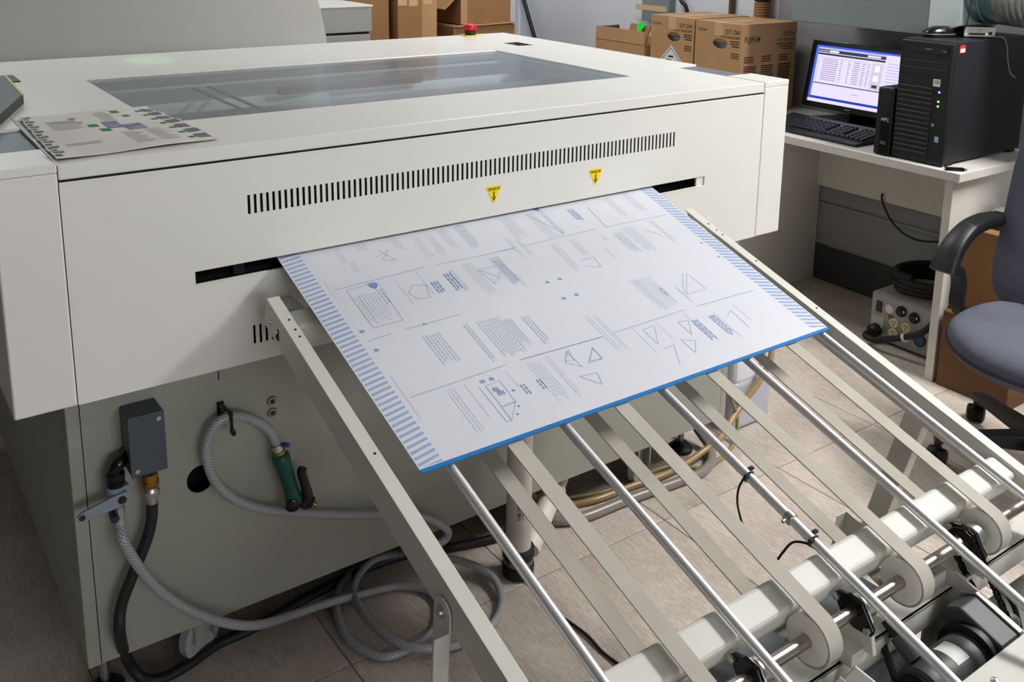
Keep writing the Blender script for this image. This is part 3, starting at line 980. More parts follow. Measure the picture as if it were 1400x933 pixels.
MB().prism([(0.698, 0.474), (0.674, 0.486), (0.600, 0.463), (0.584, 0.443), (0.584, 0.348), (0.698, 0.348)], lambda u, v, w: (w, u, v), MP - 0.014, MP - 0.006).build('gearbox_flange', ZINC, mo, bevel=0.0015)
MB().lathe((MP - 0.062, 0.643, 0.415), (-1, 0, 0), [(0, 0.052), (0.012, 0.052), (0.013, 0.045)], 32).build('motor_adapter', BLACKPL, mo, smooth=40)
MB().lathe((MP - 0.074, 0.643, 0.412), (-1, 0, 0), [(0, 0.043), (0.112, 0.043), (0.122, 0.041), (0.126, 0.034)], 36).build('motor_body', MOT, mo, smooth=40)
MB().lathe((MP - 0.2, 0.643, 0.412), (-1, 0, 0), [(0, 0.034), (0.004, 0.034)], 32).build('motor_cap', BLACKHOLE, mo, smooth=40)
MB().cyl((MP - 0.178, 0.668, 0.448), (MP - 0.178, 0.70, 0.468), 0.014, n=16).build('cable_gland', MOT, mo, smooth=40)
MB().cyl((MP - 0.178, 0.70, 0.468), (MP - 0.178, 0.722, 0.48), 0.009, n=14).build('gland_nut', BLACKPL, mo, smooth=40)
lab = MB()
for k in range(7):
    a0, a1 = math.radians(62 + k * 8), math.radians(70 + k * 8)
    lab.add([(MP - 0.11, 0.643 + 0.0435 * math.cos(a0), 0.412 + 0.0435 * math.sin(a0)), (MP - 0.14, 0.643 + 0.0435 * math.cos(a0), 0.412 + 0.0435 * math.sin(a0)),
             (MP - 0.14, 0.643 + 0.0435 * math.cos(a1), 0.412 + 0.0435 * math.sin(a1)), (MP - 0.11, 0.643 + 0.0435 * math.cos(a1), 0.412 + 0.0435 * math.sin(a1))], [(0, 3, 2, 1)])
lab.build('motor_label', mat('paper_white', (222, 222, 220), 0.5), mo, smooth=60)
MB().cyl((MP + 0.004, MY, MZ), (MP + 0.022, MY, MZ), 0.016).build('drive_sprocket', RUBBER, cv, smooth=40)
# front cover at the low end and motor bay tray
fc = MB().box(0.615, 1.80, 0.47, 0.594, 0.462, 0.466).box(0.615, 1.80, 0.59, 0.594, 0.36, 0.462)
fc.build('front_cover', FRAME, cv, bevel=0.0015)
for x in (1.245, 1.0):
    MB().lathe((x, 0.567, 0.466), (0, 0, 1), [(0, 0.0062), (0.002, 0.006), (0.004, 0.003)], 14).build('cover_screw', ZINC, cv, smooth=40)
MB().box(0.615, 1.80, 0.60, 0.76, 0.318, 0.322).build('motor_tray', mat('tray_grey', (112, 114, 112), 0.5), cv)
MB().box(1.09, 1.30, 0.722, 0.726, 0.325, 0.418).build('tray_back', mat('panel_steel_blue', (142, 148, 154), 0.45), cv)
MB().box(0.93, 1.12, 0.80, 0.92, 0.36, 0.44).build('control_box', mat('control_box_grey', (118, 124, 130), 0.5), cv, bevel=0.003, label='grey control box under the cross tube')
MB().lathe((1.03, 0.80, 0.425), (0, -1, 0), [(0, 0.011), (0.012, 0.011), (0.014, 0.008)]).build('green_button', mat('green_lamp', (10, 110, 40), 0.3), cv, smooth=40)
MB().box(1.17, 1.33, 0.80, 0.90, 0.34, 0.43).build('control_box', mat('control_box_grey', (118, 124, 130)), cv, bevel=0.003)
for x0 in (1.05, 1.085):
    MB().bar((x0, 0.70, 0.458), (x0 + 0.05, 0.60, 0.40), 0.004, 0.05).build('tray_rib', FRAME, cv, bevel=0.001)
# wires around the motor
MB().tube([(1.20, 0.73, 0.455), (1.235, 0.70, 0.45), (1.27, 0.69, 0.42), (1.28, 0.68, 0.38)], 0.0035, n=8).build('motor_cable', RUBBER, cv, smooth=60)
MB().tube([(1.55, 0.80, 0.49), (1.54, 0.74, 0.42), (1.56, 0.70, 0.37), (1.52, 0.66, 0.35)], 0.005, n=8).build('motor_cable', RUBBER, cv, smooth=60)
MB().tube([(1.46, 0.70, 0.36), (1.44, 0.68, 0.40), (1.47, 0.655, 0.41), (1.50, 0.665, 0.37), (1.47, 0.69, 0.345)], 0.006, n=8).build('motor_cable', mat('grey_wire', (150, 150, 150), 0.5), cv, smooth=60)
MB().tube([(1.62, 0.84, 0.51), (1.645, 0.80, 0.52), (1.68, 0.76, 0.52)], 0.008, n=8).build('motor_cable', BLACKPL, cv, smooth=60)
MB().bar((1.205, 0.725, 0.45), (1.185, 0.66, 0.38), 0.012, 0.002).build('cable_strap', BLACKPL, cv)
# legs: folded channels hinged on the rails
for side, xa, s in (('l', 0.5865, -1), ('r', 1.6345, -1)):
    y1, z1, y2, z2 = (0.985, 0.604, 1.03, 0.0) if side == 'l' else (0.955, 0.602, 1.106, 0.0)
    d = Vector((0, y2 - y1, z2 - z1)).normalized()
    p = Vector((0, d.z, -d.y))
    mid = Vector((0, (y1 + y2) / 2, (z1 + z2) / 2))
    hl = math.hypot(y2 - y1, z2 - z1) / 2
    lg = MB()
    prof = []
    c0 = Vector((xa, y1, z1))
    # web plate with rounded upper end
    out = []
    for k in range(9):
        a = math.pi * k / 8
        out.append((-0.021 * math.cos(a), -0.021 * math.sin(a)))
    out += [(0.021, 2 * hl), (-0.021, 2 * hl)]
    f = lambda u, v, w, xa=xa: (xa + w, y1 + p.y * u + d.y * v, z1 + p.z * u + d.z * v)
    lg.prism(out, f, -0.003, 0.0)
    lg.prism([(0.0185, 0.02), (0.021, 0.02), (0.021, 2 * hl), (0.0185, 2 * hl)], f, 0.0, 0.026 if side == 'r' else -0.026)
    lo_ = lg.build('leg', FRAME, cv, bevel=0.001)
    MB().lathe((xa - 0.003 if side == 'l' else xa + 0.003, y1, z1 + 0.0), (-1 if side == 'l' else 1, 0, 0), [(0, 0.009), (0.002, 0.009), (0.002, 0.006), (0.006, 0.0055)], 14).build('hinge_bolt', ZINC, lo_, smooth=40)
    if side == 'r':
        MB().prism([(-0.05, 0.30), (0.021, 0.30), (0.021, 0.50), (-0.02, 0.50)], f, -0.02, -0.016).build('leg_gusset', FRAME, lo_, bevel=0.001)
        MB().prism([(-0.052, 0.30), (-0.05, 0.30), (-0.02, 0.50), (-0.022, 0.50)], f, -0.05, -0.016).build('leg_flange', FRAME, lo_, bevel=0.001)
MB().cyl((0.59, 1.07, 0.22), (1.626, 1.07, 0.22), 0.012).build('leg_stretcher', FRAME, cv, smooth=40)

# ------------------------------------------------------------ fittings and hoses on the cabinet front
HOSEPTS=[(0.332, 1.7, 0.479), (0.335, 1.7, 0.438), (0.337, 1.68, 0.404), (0.374, 1.68, 0.314), (0.429, 1.68, 0.236), (0.495, 1.68, 0.174), (0.566, 1.68, 0.133), (0.665, 1.738, 0.075), (0.755, 1.766, 0.045), (0.845, 1.781, 0.02), (0.927, 1.77, 0.012), (0.978, 1.721, 0.012), (0.98, 1.662, 0.012), (0.928, 1.6, 0.012), (0.862, 1.578, 0.012), (0.794, 1.593, 0.012), (0.762, 1.69, 0.012), (0.798, 1.813, 0.014), (0.871, 1.87, 0.014), (0.951, 1.873, 0.02), (1.007, 1.838, 0.032), (1.056, 1.78, 0.032), (1.104, 1.703, 0.03), (1.12, 1.649, 0.02), (1.094, 1.583, 0.012), (1.032, 1.536, 0.012), (0.945, 1.529, 0.012), (0.868, 1.55, 0.026), (0.828, 1.605, 0.03), (0.815, 1.709, 0.026), (0.837, 1.805, 0.026), (0.907, 1.857, 0.032), (0.972, 1.83, 0.046), (0.987, 1.715, 0.121), (1.025, 1.712, 0.129), (1.027, 1.71, 0.153), (0.985, 1.71, 0.195), (0.927, 1.71, 0.228), (0.859, 1.707, 0.256), (0.741, 1.707, 0.3), (0.617, 1.707, 0.356), (0.552, 1.707, 0.4), (0.512, 1.707, 0.454), (0.498, 1.707, 0.505), (0.5, 1.707, 0.542), (0.518, 1.707, 0.574), (0.551, 1.707, 0.581), (0.589, 1.707, 0.562), (0.621, 1.707, 0.53), (0.635, 1.707, 0.496)]
BHOSE=[(0.392, 1.7, 0.457), (0.389, 1.7, 0.425), (0.377, 1.7, 0.385), (0.347, 1.7, 0.321), (0.325, 1.7, 0.269), (0.319, 1.7, 0.21), (0.347, 1.788, 0.08), (0.371, 1.787, 0.03), (0.411, 1.787, 0.012), (0.465, 1.796, 0.012), (0.534, 1.819, 0.012), (0.614, 1.823, 0.012), (0.743, 1.848, 0.012), (0.898, 1.866, 0.012), (1.01, 1.856, 0.012), (1.112, 1.82, 0.012), (1.223, 1.79, 0.012), (1.306, 1.781, 0.012)]

jb = thing('junction_box', 'dark slate junction box screwed to the cabinet front', 'junction box', (0.388, 1.709, 0.53))
DK = mat('dark_slate_casting', (74, 82, 90), 0.5, var=0.05, bump=0.08, bs=300)
MB().box(0.356, 0.419, 1.681, 1.7385, 0.529, 0.645).build('box_body', DK, jb, bevel=0.004, seg=3)
MB().box(0.356, 0.419, 1.6785, 1.6812, 0.529, 0.645).build('cover', DK, jb, bevel=0.001)
for x, z in ((0.4085, 0.632), (0.3665, 0.5405)):
    MB().lathe((x, 1.6785, z), (0, -1, 0), [(0, 0.0042), (0.002, 0.0042), (0.002, 0.002)], 14).build('cover_screw', ZINC, jb, smooth=40)
MB().cyl((0.392, 1.705, 0.517), (0.392, 1.705, 0.529), 0.0165, n=8).build('gland_nut', BLACKPL, jb)
MB().lathe((0.392, 1.703, 0.4905), (0, 0, 1), [(0, 0.0135), (0.003, 0.0155), (0.012, 0.0155), (0.013, 0.0145), (0.0265, 0.0145)], 20).build('brass_union', BRASS, jb, smooth=40)
MB().lathe((0.392, 1.701, 0.4555), (0, 0, 1), [(0, 0.0098), (0.017, 0.0105), (0.018, 0.0145), (0.026, 0.0155), (0.029, 0.0155), (0.035, 0.012)], 20).build('crimp_ferrule', ZINC, jb, smooth=40)

bh = MB().tube(BHOSE, 0.0105, n=14, sub=8).build('black_hose', mat('black_hose_rubber', (34, 33, 36), 0.5, var=0.1, vs=60, bump=0.1, bs=400), smooth=60)
tag(bh, 'thick black rubber hose running from slate box down to floor', 'hose')

bv = thing('ball_valve', 'blue-grey ball valve with long lever beside the slate junction box', 'valve', (0.333, 1.70, 0.47))
VAL = mat('blue_grey_plastic', (138, 146, 160), 0.45)
MB().tube([(0.362, 1.735, 0.556), (0.356, 1.712, 0.557), (0.342, 1.70, 0.556), (0.334, 1.70, 0.545), (0.333, 1.70, 0.53)], 0.012, n=14).build('black_elbow', BLACKGL, bv, smooth=60)
MB().lathe((0.333, 1.70, 0.514), (0, 0, 1), [(0, 0.015), (0.008, 0.016), (0.009, 0.0145), (0.014, 0.0165), (0.024, 0.0165), (0.028, 0.013)], 18).build('ribbed_nut', BLACKGL, bv, smooth=40)
MB().lathe((0.333, 1.70, 0.471), (0, 0, 1), [(0, 0.0095), (0.010, 0.011), (0.014, 0.017), (0.026, 0.0185), (0.036, 0.016), (0.044, 0.0175)], 20).build('valve_body', VAL, bv, smooth=50)
MB().box(0.344, 0.354, 1.69, 1.71, 0.487, 0.512).build('valve_ear', VAL, bv, bevel=0.002)
lv = MB()
ld = Vector((-0.072, 0, -0.012)).normalized()
lp = Vector((-ld.z, 0, ld.x))
lv.prism([(-0.012, -0.011), (0.012, -0.012), (0.068, -0.0085), (0.075, -0.004), (0.075, 0.004), (0.068, 0.0085), (0.012, 0.012), (-0.012, 0.011)],
         lambda u, v, w: Vector((0.337, 1.677 + w, 0.4955)) + ld * u + lp * v, 0, 0.007)
lo2 = lv.build('lever', VAL, bv, bevel=0.0015)
MB().lathe((0.337, 1.677, 0.4955), (0, -1, 0), [(0, 0.0075), (0.002, 0.0075), (0.002, 0.0045), (0.0035, 0.004)], 14).build('lever_screw', mat('dark_screw', (60, 56, 54), 0.4, 0.8), lo2, smooth=40)
MB().lathe(Vector((0.337, 1.677, 0.4955)) + ld * 0.068, (0, -1, 0), [(0, 0.0055), (0.0012, 0.0055), (0.0012, 0.003)], 14).build('lever_eye', mat('dark_screw', (60, 56, 54)), lo2, smooth=40)
MB().lathe((0.333, 1.70, 0.462), (0, 0, 1), [(0, 0.0118), (0.011, 0.0118)], 20).build('hose_clamp', ZINC, bv, smooth=40)
MB().cyl((0.322, 1.69, 0.467), (0.322, 1.672, 0.464), 0.0075, n=12).build('clamp_screw', mat('navy_plastic', (36, 44, 66), 0.4), bv, smooth=40)
ho = MB().tube(HOSEPTS, 0.0092, n=16, sub=10).build('braided_hose', HOSE, smooth=60)
tag(ho, 'clear grey braided hose coiled on floor and looped up to the spray gun', 'hose')

sg = thing('spray_gun', 'dark green spray gun with black trigger hanging against the cabinet', 'spray gun', (0.66, 1.70, 0.35))
GREEN = mat('dark_green_rubber', (10, 84, 72), 0.45, bump=0.05, bs=200)
ga, gb_ = Vector((0.6385, 1.704, 0.477)), Vector((0.664, 1.692, 0.362))
gd = (gb_ - ga).normalized()
MB().lathe((0.635, 1.7065, 0.490), (0.004, -0.002, -0.013), [(-0.004, 0.0115), (0.004, 0.0115)], 16).build('hose_clamp', ZINC, sg, smooth=40)
MB().cyl((0.645, 1.70, 0.494), (0.651, 1.688, 0.497), 0.005, n=10).build('clamp_screw', mat('blue_clamp', (40, 62, 130), 0.4), sg, smooth=40)
MB().lathe(ga - gd * 0.012, gd, [(0, 0.0085), (0.008, 0.0088)], 16).build('hose_tail', mat('white_nylon', (214, 214, 210), 0.5), sg, smooth=40)
MB().lathe(ga - gd * 0.004, gd, [(0, 0.0125), (0.007, 0.0125)], 16).build('brass_collar', BRASS, sg, smooth=40)
MB().lathe(ga, gd, [(0.002, 0.0135), (0.006, 0.0175), (0.022, 0.0175), (0.035, 0.0155), (0.075, 0.0145), (0.10, 0.0155), (0.116, 0.0155), (0.121, 0.010)], 20).build('grip', GREEN, sg, smooth=50)
MB().lathe(gb_ + Vector((-0.009, -0.002, 0.006)), (-0.25, -0.9, -0.1), [(-0.012, 0.013), (0.012, 0.014), (0.014, 0.011)], 18).build('head_ring', BLACKGL, sg, smooth=40)
MB().tube([(0.678, 1.684, 0.440), (0.675, 1.684, 0.430), (0.681, 1.684, 0.402), (0.686, 1.684, 0.372), (0.676, 1.688, 0.355)], lambda t: 0.0075 + 0.003 * abs(t - 0.5) + 0.004 * t, n=12).build('trigger', BLACKPL, sg, smooth=60)
MB().lathe((0.690, 1.682, 0.361), (0.7, -0.6, -0.3), [(-0.024, 0.012), (0.006, 0.012), (0.008, 0.007)], 14).build('nozzle_block', BLACKPL, sg, smooth=40)
MB().lathe((0.6955, 1.677, 0.3575), (0.7, -0.6, -0.5), [(0, 0.005), (0.006, 0.004)], 12).build('brass_tip', BRASS, sg, smooth=40)

# ------------------------------------------------------------ drain pipes and tubes under the machine
dp = thing('drain_pipe', 'upright white plastic drain pipe with black rubber coupling and barcode labels', 'pipe', (1.194, 1.66, 0))
PVC = mat('white_pvc', (214, 208, 200), 0.45, var=0.03, vs=12)
MB().cyl((1.194, 1.66, 0.04), (1.194, 1.66, 0.60), 0.0298, n=28).build('pipe', PVC, dp, smooth=40)
MB().lathe((1.194, 1.66, 0.0), (0, 0, 1), [(0, 0.031), (0.004, 0.037), (0.03, 0.0385), (0.034, 0.0355), (0.05, 0.0355), (0.054, 0.0385), (0.072, 0.0385), (0.076, 0.031)], 28).build('coupling', RUBBER, dp, smooth=30)
MB().lathe((1.194, 1.66, 0.036), (0, 0, 1), [(0, 0.0362), (0.012, 0.0362)], 28).build('clamp_band', mat('band_bronze', (130, 116, 104), 0.4, 0.8), dp, smooth=30)
MB().cyl((1.194, 1.66, 0.60), (1.194, 1.7385, 0.60), 0.032, n=24).build('elbow', PVC, dp, smooth=40)


def on_pipe(z0, z1, a0, a1, name, m, r=0.0302):
    b = MB()
    n = 3
    for k in range(n):
        t0, t1 = math.radians(a0 + (a1 - a0) * k / n), math.radians(a0 + (a1 - a0) * (k + 1) / n)
        P0 = (1.194 + r * math.cos(t0), 1.66 + r * math.sin(t0))
        P1 = (1.194 + r * math.cos(t1), 1.66 + r * math.sin(t1))
        b.add([(*P0, z0), (*P1, z0), (*P1, z1), (*P0, z1)], [(0, 1, 2, 3)])
    b.build(name, m, dp)


for zc in (0.185, 0.345):
    for k in range(11):
        z = zc - 0.024 + k * 0.0044
        on_pipe(z, z + random.choice((0.0012, 0.002, 0.003)), 228, 244, 'barcode_bar', INK)
    on_pipe(zc - 0.024, zc + 0.02, 250, 254, 'barcode_text', mat('print_grey', (130, 128, 126), 0.6))
    on_pipe(zc - 0.014, zc + 0.016, 258, 262, 'barcode_text', mat('print_grey', (130, 128, 126)))
on_pipe(0.004, 0.022, 262, 282, 'coupling_label', mat('paper_white', (222, 222, 220)), 0.0388)
d2 = thing('waste_pipe', 'short white waste pipe slanting up behind the drain pipe', 'pipe', (1.30, 1.79, 0))
MB().cyl((1.235, 1.675, 0.040), (1.42, 1.80, 0.105), 0.0265, n=24).build('pipe', PVC, d2, smooth=40)
MB().lathe((1.352, 1.754, 0.081), (0.185, 0.125, 0.065), [(0, 0.0315), (0.05, 0.0315), (0.05, 0.027)], 24).build('socket', mat('pvc_tan', (190, 178, 160), 0.5), d2, smooth=40)
tag(MB().tube([(1.30, 1.80, 0.16), (1.325, 1.805, 0.11), (1.372, 1.826, 0.05), (1.449, 1.806, 0.012), (1.534, 1.778, 0.012), (1.649, 1.772, 0.012), (1.749, 1.761, 0.014), (1.839, 1.764, 0.016), (1.931, 1.77, 0.03), (2.003, 1.768, 0.055), (2.06, 1.785, 0.085), (2.12, 1.797, 0.115), (2.195, 1.800, 0.17), (2.24, 1.803, 0.25), (2.25, 1.85, 0.36)], 0.0095, n=14).build('tan_tube', TANHOSE, smooth=60),
    'tan plastic tube along cabinet foot rising to the white jerrycan', 'tube')
tag(MB().tube([(1.42, 1.85, 0.012), (1.473, 1.828, 0.012), (1.577, 1.797, 0.010), (1.693, 1.798, 0.010), (1.809, 1.79, 0.010), (1.879, 1.73, 0.012), (1.965, 1.735, 0.012), (2.06, 1.77, 0.014), (2.09, 1.79, 0.06), (2.07, 1.79, 0.12), (2.04, 1.80, 0.2)], 0.0062, n=12).build('olive_tube', OLIVEHOSE, smooth=60),
    'thin olive clear tube curling up beside the white jerrycan', 'tube')
tag(MB().tube([(1.30, 1.83, 0.015), (1.357, 1.795, 0.015), (1.394, 1.753, 0.015), (1.459, 1.731, 0.015), (1.601, 1.726, 0.015), (1.723, 1.716, 0.015), (1.806, 1.71, 0.015), (1.868, 1.712, 0.015), (1.925, 1.735, 0.018), (1.97, 1.79, 0.025), (1.98, 1.86, 0.06), (1.98, 1.90, 0.135)], 0.0135, n=16).build('ribbed_hose', HOSE2, smooth=60),
    'grey-brown ribbed drain hose on the floor in front of the casters', 'hose')
jc = thing('jerrycan', 'white translucent plastic jerrycan with grey liquid beside the cabinet', 'jerrycan', (2.195, 1.95, 0))
JUG = mat('translucent_white_plastic', (222, 222, 230), 0.35)
LIQ = mat('grey_liquid_level', (184, 184, 194), 0.35)
MB().box(2.112, 2.285, 1.828, 2.06, 0.0, 0.165).build('filled_lower_half', LIQ, jc, bevel=0.018, seg=3)
MB().box(2.113, 2.284, 1.829, 2.059, 0.15, 0.40).build('body', JUG, jc, bevel=0.02, seg=3)
MB().lathe((2.15, 1.94, 0.398), (0, 0, 1), [(0, 0.028), (0.02, 0.028)], 20).build('cap', mat('white_nylon', (214, 214, 210)), jc, smooth=40)
MB().tube([(2.19, 1.94, 0.39), (2.2, 1.94, 0.43), (2.26, 1.94, 0.43), (2.27, 1.94, 0.39)], 0.012).build('handle', JUG, jc, smooth=60)
tag(MB().cyl((2.098, 1.80, 0.115), (2.098, 1.81, 0.14), 0.007, n=10).build('tube_clip', mat('cyan_plastic', (40, 150, 200), 0.4), smooth=40), 'small cyan clip holding the tubes beside the jerrycan', 'clip')

# ------------------------------------------------------------ cable ties and strip
def tie(root, x, w, pts):
    c = cp(x, w)
    MB().tube([c + Vector((0, 0, 0.0)) + Vector((math.cos(a) * 0.0092, -math.sin(a) * 0.0092 * SA, math.sin(a) * 0.0092)) for a in [2 * math.pi * k / 14 for k in range(14)]], 0.0016, n=8, sub=2, closed=True).build('loop', BLACKPL, root, smooth=60)
    MB().obox(c + Vector((-0.010, -0.004, 0.006)), (0.004, 0, 0), (0, 0.003, 0), (0, 0, 0.003)).obox(c + Vector((0.011, 0.006, 0.008)), (0.005, 0, 0), (0, 0.003, 0), (0, 0, 0.002)).build('lock_head', BLACKPL, root)
    MB().tube(pts, 0.0021, n=6).build('tail', BLACKPL, root, smooth=60)


t_ = thing('cable_tie', 'black cable tie with straight tail hanging from middle steel rod', 'cable tie', cp(1.131, 0.207), 'black cable ties on the middle rod')
tie(t_, 1.131, 0.207, [(1.121, 0.936, 0.646), (1.117, 0.945, 0.62), (1.117, 0.945, 0.59), (1.123, 0.935, 0.551)])
t_ = thing('cable_tie', 'black cable tie with arched tail on middle rod near cross tube', 'cable tie', cp(1.131, 0.345), 'black cable ties on the middle rod')
tie(t_, 1.131, 0.345, [(1.128, 0.80, 0.590), (1.124, 0.815, 0.592), (1.120, 0.835, 0.583), (1.118, 0.85, 0.558), (1.116, 0.862, 0.532)])
rc = MB().lathe(cp(1.131, 0.29), (0, -CA, -SA), [(0, 0.0085), (0.001, 0.0105), (0.013, 0.0105), (0.014, 0.0085)], 18).build('rod_collar', ZINC, cv, smooth=40)
MB().cyl(cp(1.131, 0.297) + Vector((-0.009, 0, 0)), cp(1.131, 0.297) + Vector((-0.017, 0, -0.001)), 0.003, n=8).build('set_screw', SHAFT, rc, smooth=40)
tag(MB().tube([(1.188, 1.47, 0.003), (1.194, 1.40, 0.005), (1.19, 1.34, 0.004), (1.2, 1.27, 0.003)], 0.0034, n=8).build('loose_cable', RUBBER, smooth=60), 'short run of black cable on floor under the belts', 'cable')

# ------------------------------------------------------------ on the lid
nw = thing('newspaper', 'folded newspaper with green and grey blocks lying on the lid', 'newspaper', (0.415, 1.89, 1.119))
NEWS = mat('newsprint', (214, 211, 205), 0.9, var=0.02, vs=12, bump=0.1, bs=80)
c00, c10, c11, c01 = (0.281, 1.690), (0.556, 1.716), (0.530, 2.098), (0.289, 2.095)


def nxy(u, v):
    x = (c00[0] * (1 - u) + c10[0] * u) * (1 - v) + (c01[0] * (1 - u) + c11[0] * u) * v
    y = (c00[1] * (1 - u) + c10[1] * u) * (1 - v) + (c01[1] * (1 - u) + c11[1] * u) * v
    return x, y


def nz(u, v, h):
    e = max(0, abs(u - 0.5) * 2 - 0.86) / 0.14
    return 1.1195 + h + 0.0012 * math.sin(9 * u + 2) * math.cos(7 * v) + 0.0014 + 0.0018 * e * math.sin(23 * v + 3 * u)


def sheet(h, th, du, name, m):
    b = MB()
    N, M_ = 16, 22
    for k in range(2):
        for j in range(M_ + 1):
            for i in range(N + 1):
                u, v = i / N, j / M_
                x, y = nxy(du[0] + u * (du[1] - du[0]), du[2] + v * (du[3] - du[2]))
                if i in (0, N):
                    x += 0.0012 * math.sin(j * 2.3 + k)
                b.v.append((x, y, nz(u, v, h + k * th)))
    o = (N + 1) * (M_ + 1)
    for j in range(M_):
        for i in range(N):
            a = j * (N + 1) + i
            b.f.append((a, a + N + 1, a + N + 2, a + 1))
            b.f.append((o + a, o + a + 1, o + a + N + 2, o + a + N + 1))
    for j in range(M_):
        a = j * (N + 1)
        b.f.append((a, o + a, o + a + N + 1, a + N + 1))
        a += N
        b.f.append((a, a + N + 1, o + a + N + 1, o + a))
    for i in range(N):
        b.f.append((i, i + 1, o + i + 1, o + i))
        a = M_ * (N + 1) + i
        b.f.append((a, o + a, o + a + 1, a + 1))
    return b.build(name, m, nw, smooth=40)


sheet(0, 0.0012, (0.02, 0.985, 0.012, 0.985), 'folded_page', mat('yellowed_newsprint', (206, 199, 184), 0.9))
sheet(0.0018, 0.0012, (0, 1, 0, 1), 'front_page', NEWS)


def nblock(mb, u0, u1, v0, v1):
    n = 3
    for k in range(n):
        ua, ub = u0 + (u1 - u0) * k / n, u0 + (u1 - u0) * (k + 1) / n
        pts = [(ua, v0), (ub, v0), (ub, v1), (ua, v1)]
        b0 = len(mb.v)
        for u, v in pts:
            x, y = nxy(u, v)
            mb.v.append((x, y, nz(u, v, 0.0018 + 0.0012) + 0.0006))
        mb.f.append((b0, b0 + 1, b0 + 2, b0 + 3))


# print: u runs towards +x, v away from the camera
gk, gn, tb_, ph, rd = MB(), MB(), MB(), MB(), MB()
for k in range(16):
    v = 0.02 + k * 0.061
    nblock(gn if k % 3 == 0 else gk, 0.012, 0.075 if k % 2 else 0.05, v, v + 0.036)
for k in range(7):
    v = 0.06 + k * 0.13
    nblock(gk, 0.90, 0.985, v, v + 0.085)
    nblock(gn, 0.845, 0.89, v + 0.01, v + 0.045)
for (u0, u1, v0, v1) in ((0.38, 0.45, 0.56, 0.63), (0.42, 0.49, 0.43, 0.50), (0.66, 0.72, 0.86, 0.93), (0.70, 0.75, 0.74, 0.79)):
    nblock(gn, u0, u1, v0, v1)
for r in range(11):
    for c, (u0, u1) in enumerate(((0.14, 0.36), (0.52, 0.66), (0.68, 0.82))):
        v = 0.10 + r * 0.028
        if c == 0:
            v += 0.46
        if c == 0 and r > 8:
            continue
        nblock(tb_, u0, u1 - random.uniform(0, 0.05), v, v + (0.013 if c == 0 and r in (6, 7, 8) else 0.007))
for r in range(9):
    nblock(tb_, 0.52, 0.64 - random.uniform(0, 0.03), 0.68 + r * 0.028, 0.687 + r * 0.028)
    nblock(tb_, 0.12, 0.34, 0.20 + r * 0.02, 0.206 + r * 0.02) if r < 3 else None
nblock(ph, 0.49, 0.60, 0.50, 0.66)
nblock(ph, 0.60, 0.73, 0.42, 0.56)
nblock(rd, 0.32, 0.37, 0.82, 0.86)
nblock(rd, 0.34, 0.38, 0.70, 0.725)
for mb_, nm, m in ((gk, 'grey_advert_blocks', mat('newsprint_grey', (108, 110, 116), 0.9)), (gn, 'green_advert_blocks', mat('newsprint_green', (36, 134, 74), 0.9)),
                   (tb_, 'printed_columns', mat('newsprint_text', (176, 174, 171), 0.9)), (ph, 'printed_photo', mat('newsprint_photo', (124, 126, 148), 0.9, var=0.5, vs=30)),
                   (rd, 'red_headline', mat('newsprint_red', (190, 110, 108), 0.9))):
    mb_.build(nm, m, nw)['kind'] = 'stuff'

bp = thing('black_case', 'flat black case with thin yellow edge at the left end of the lid', 'case', (0.25, 2.3, 1.12))
q0, q1, q2 = Vector((0.321, 2.251, 0)), Vector((0.372, 2.62, 0)), Vector((0.18, 1.95, 0))
MB().prism([(0.325, 2.262), (0.318, 2.245), (0.19, 1.86), (-0.02, 2.0), (0.12, 2.62), (0.335, 2.56)], lambda u, v, w: (u, v, w), 1.1215, 1.141).build('case_body', mat('matt_black_case', (18, 19, 23), 0.5), bp, bevel=0.002)
MB().prism([(0.327, 2.262), (0.337, 2.562), (0.332, 2.562), (0.322, 2.262)], lambda u, v, w: (u, v, w), 1.141, 1.1425).build('yellow_edge', mat('yellow_edge', (186, 190, 40), 0.5), bp)

# ------------------------------------------------------------ desk and what stands on it
ZT = 0.745
dk = thing('desk', 'light grey laminate desk along the right wall', 'desk', (3.19, 2.7, 0))
MB().box(2.925, 3.468, 1.652, 3.78, ZT - 0.03, ZT).build('desk_top', DESK, dk, bevel=0.002)
for y in (1.683, 2.58, 3.70):
    MB().box(2.948, 3.45, y, y + 0.03, 0, ZT - 0.0305).build('end_panel', DESK, dk, bevel=0.0015)
MB().box(3.425, 3.443, 1.7135, 2.5795, 0.433, ZT - 0.0305).build('modesty_panel', DESK, dk, bevel=0.001)
MB().box(3.425, 3.443, 2.6105, 3.6995, 0.433, ZT - 0.0305).build('modesty_panel', DESK, dk, bevel=0.001)

tw = thing('computer_tower', 'large black server tower with horizontal grille at the desk corner', 'computer', (3.19, 1.83, ZT))
TX, TY0, TY1, TZ0, TZ1 = 2.952, 1.734, 1.927, 0.754, 1.160
TWM = mat('tower_black_steel', (26, 28, 33), 0.5, var=0.04, bump=0.08, bs=700)
MB().box(TX + 0.022, 3.445, TY0 + 0.003, TY1, TZ0, TZ1).build('case', TWM, tw, bevel=0.003)
MB().box(TX, TX + 0.022, TY0, TY1, TZ0 - 0.004, TZ1 - 0.004).build('front_bezel', BLACKPL, tw, bevel=0.005, seg=3)
for x in (3.0, 3.40):
    for y in (TY0 + 0.015, TY1 - 0.015):
        MB().box(x - 0.02, x + 0.02, y - 0.012, y + 0.012, ZT + 0.0004, TZ0).build('foot', RUBBER, tw)
for k in range(14):
    z = 0.775 + k * 0.0170
    MB().box(TX - 0.004, TX + 0.002, TY0 + 0.058, TY1 - 0.006, z, z + 0.0085).build('grille_slat', BLACKPL, tw, bevel=0.001, seg=1)
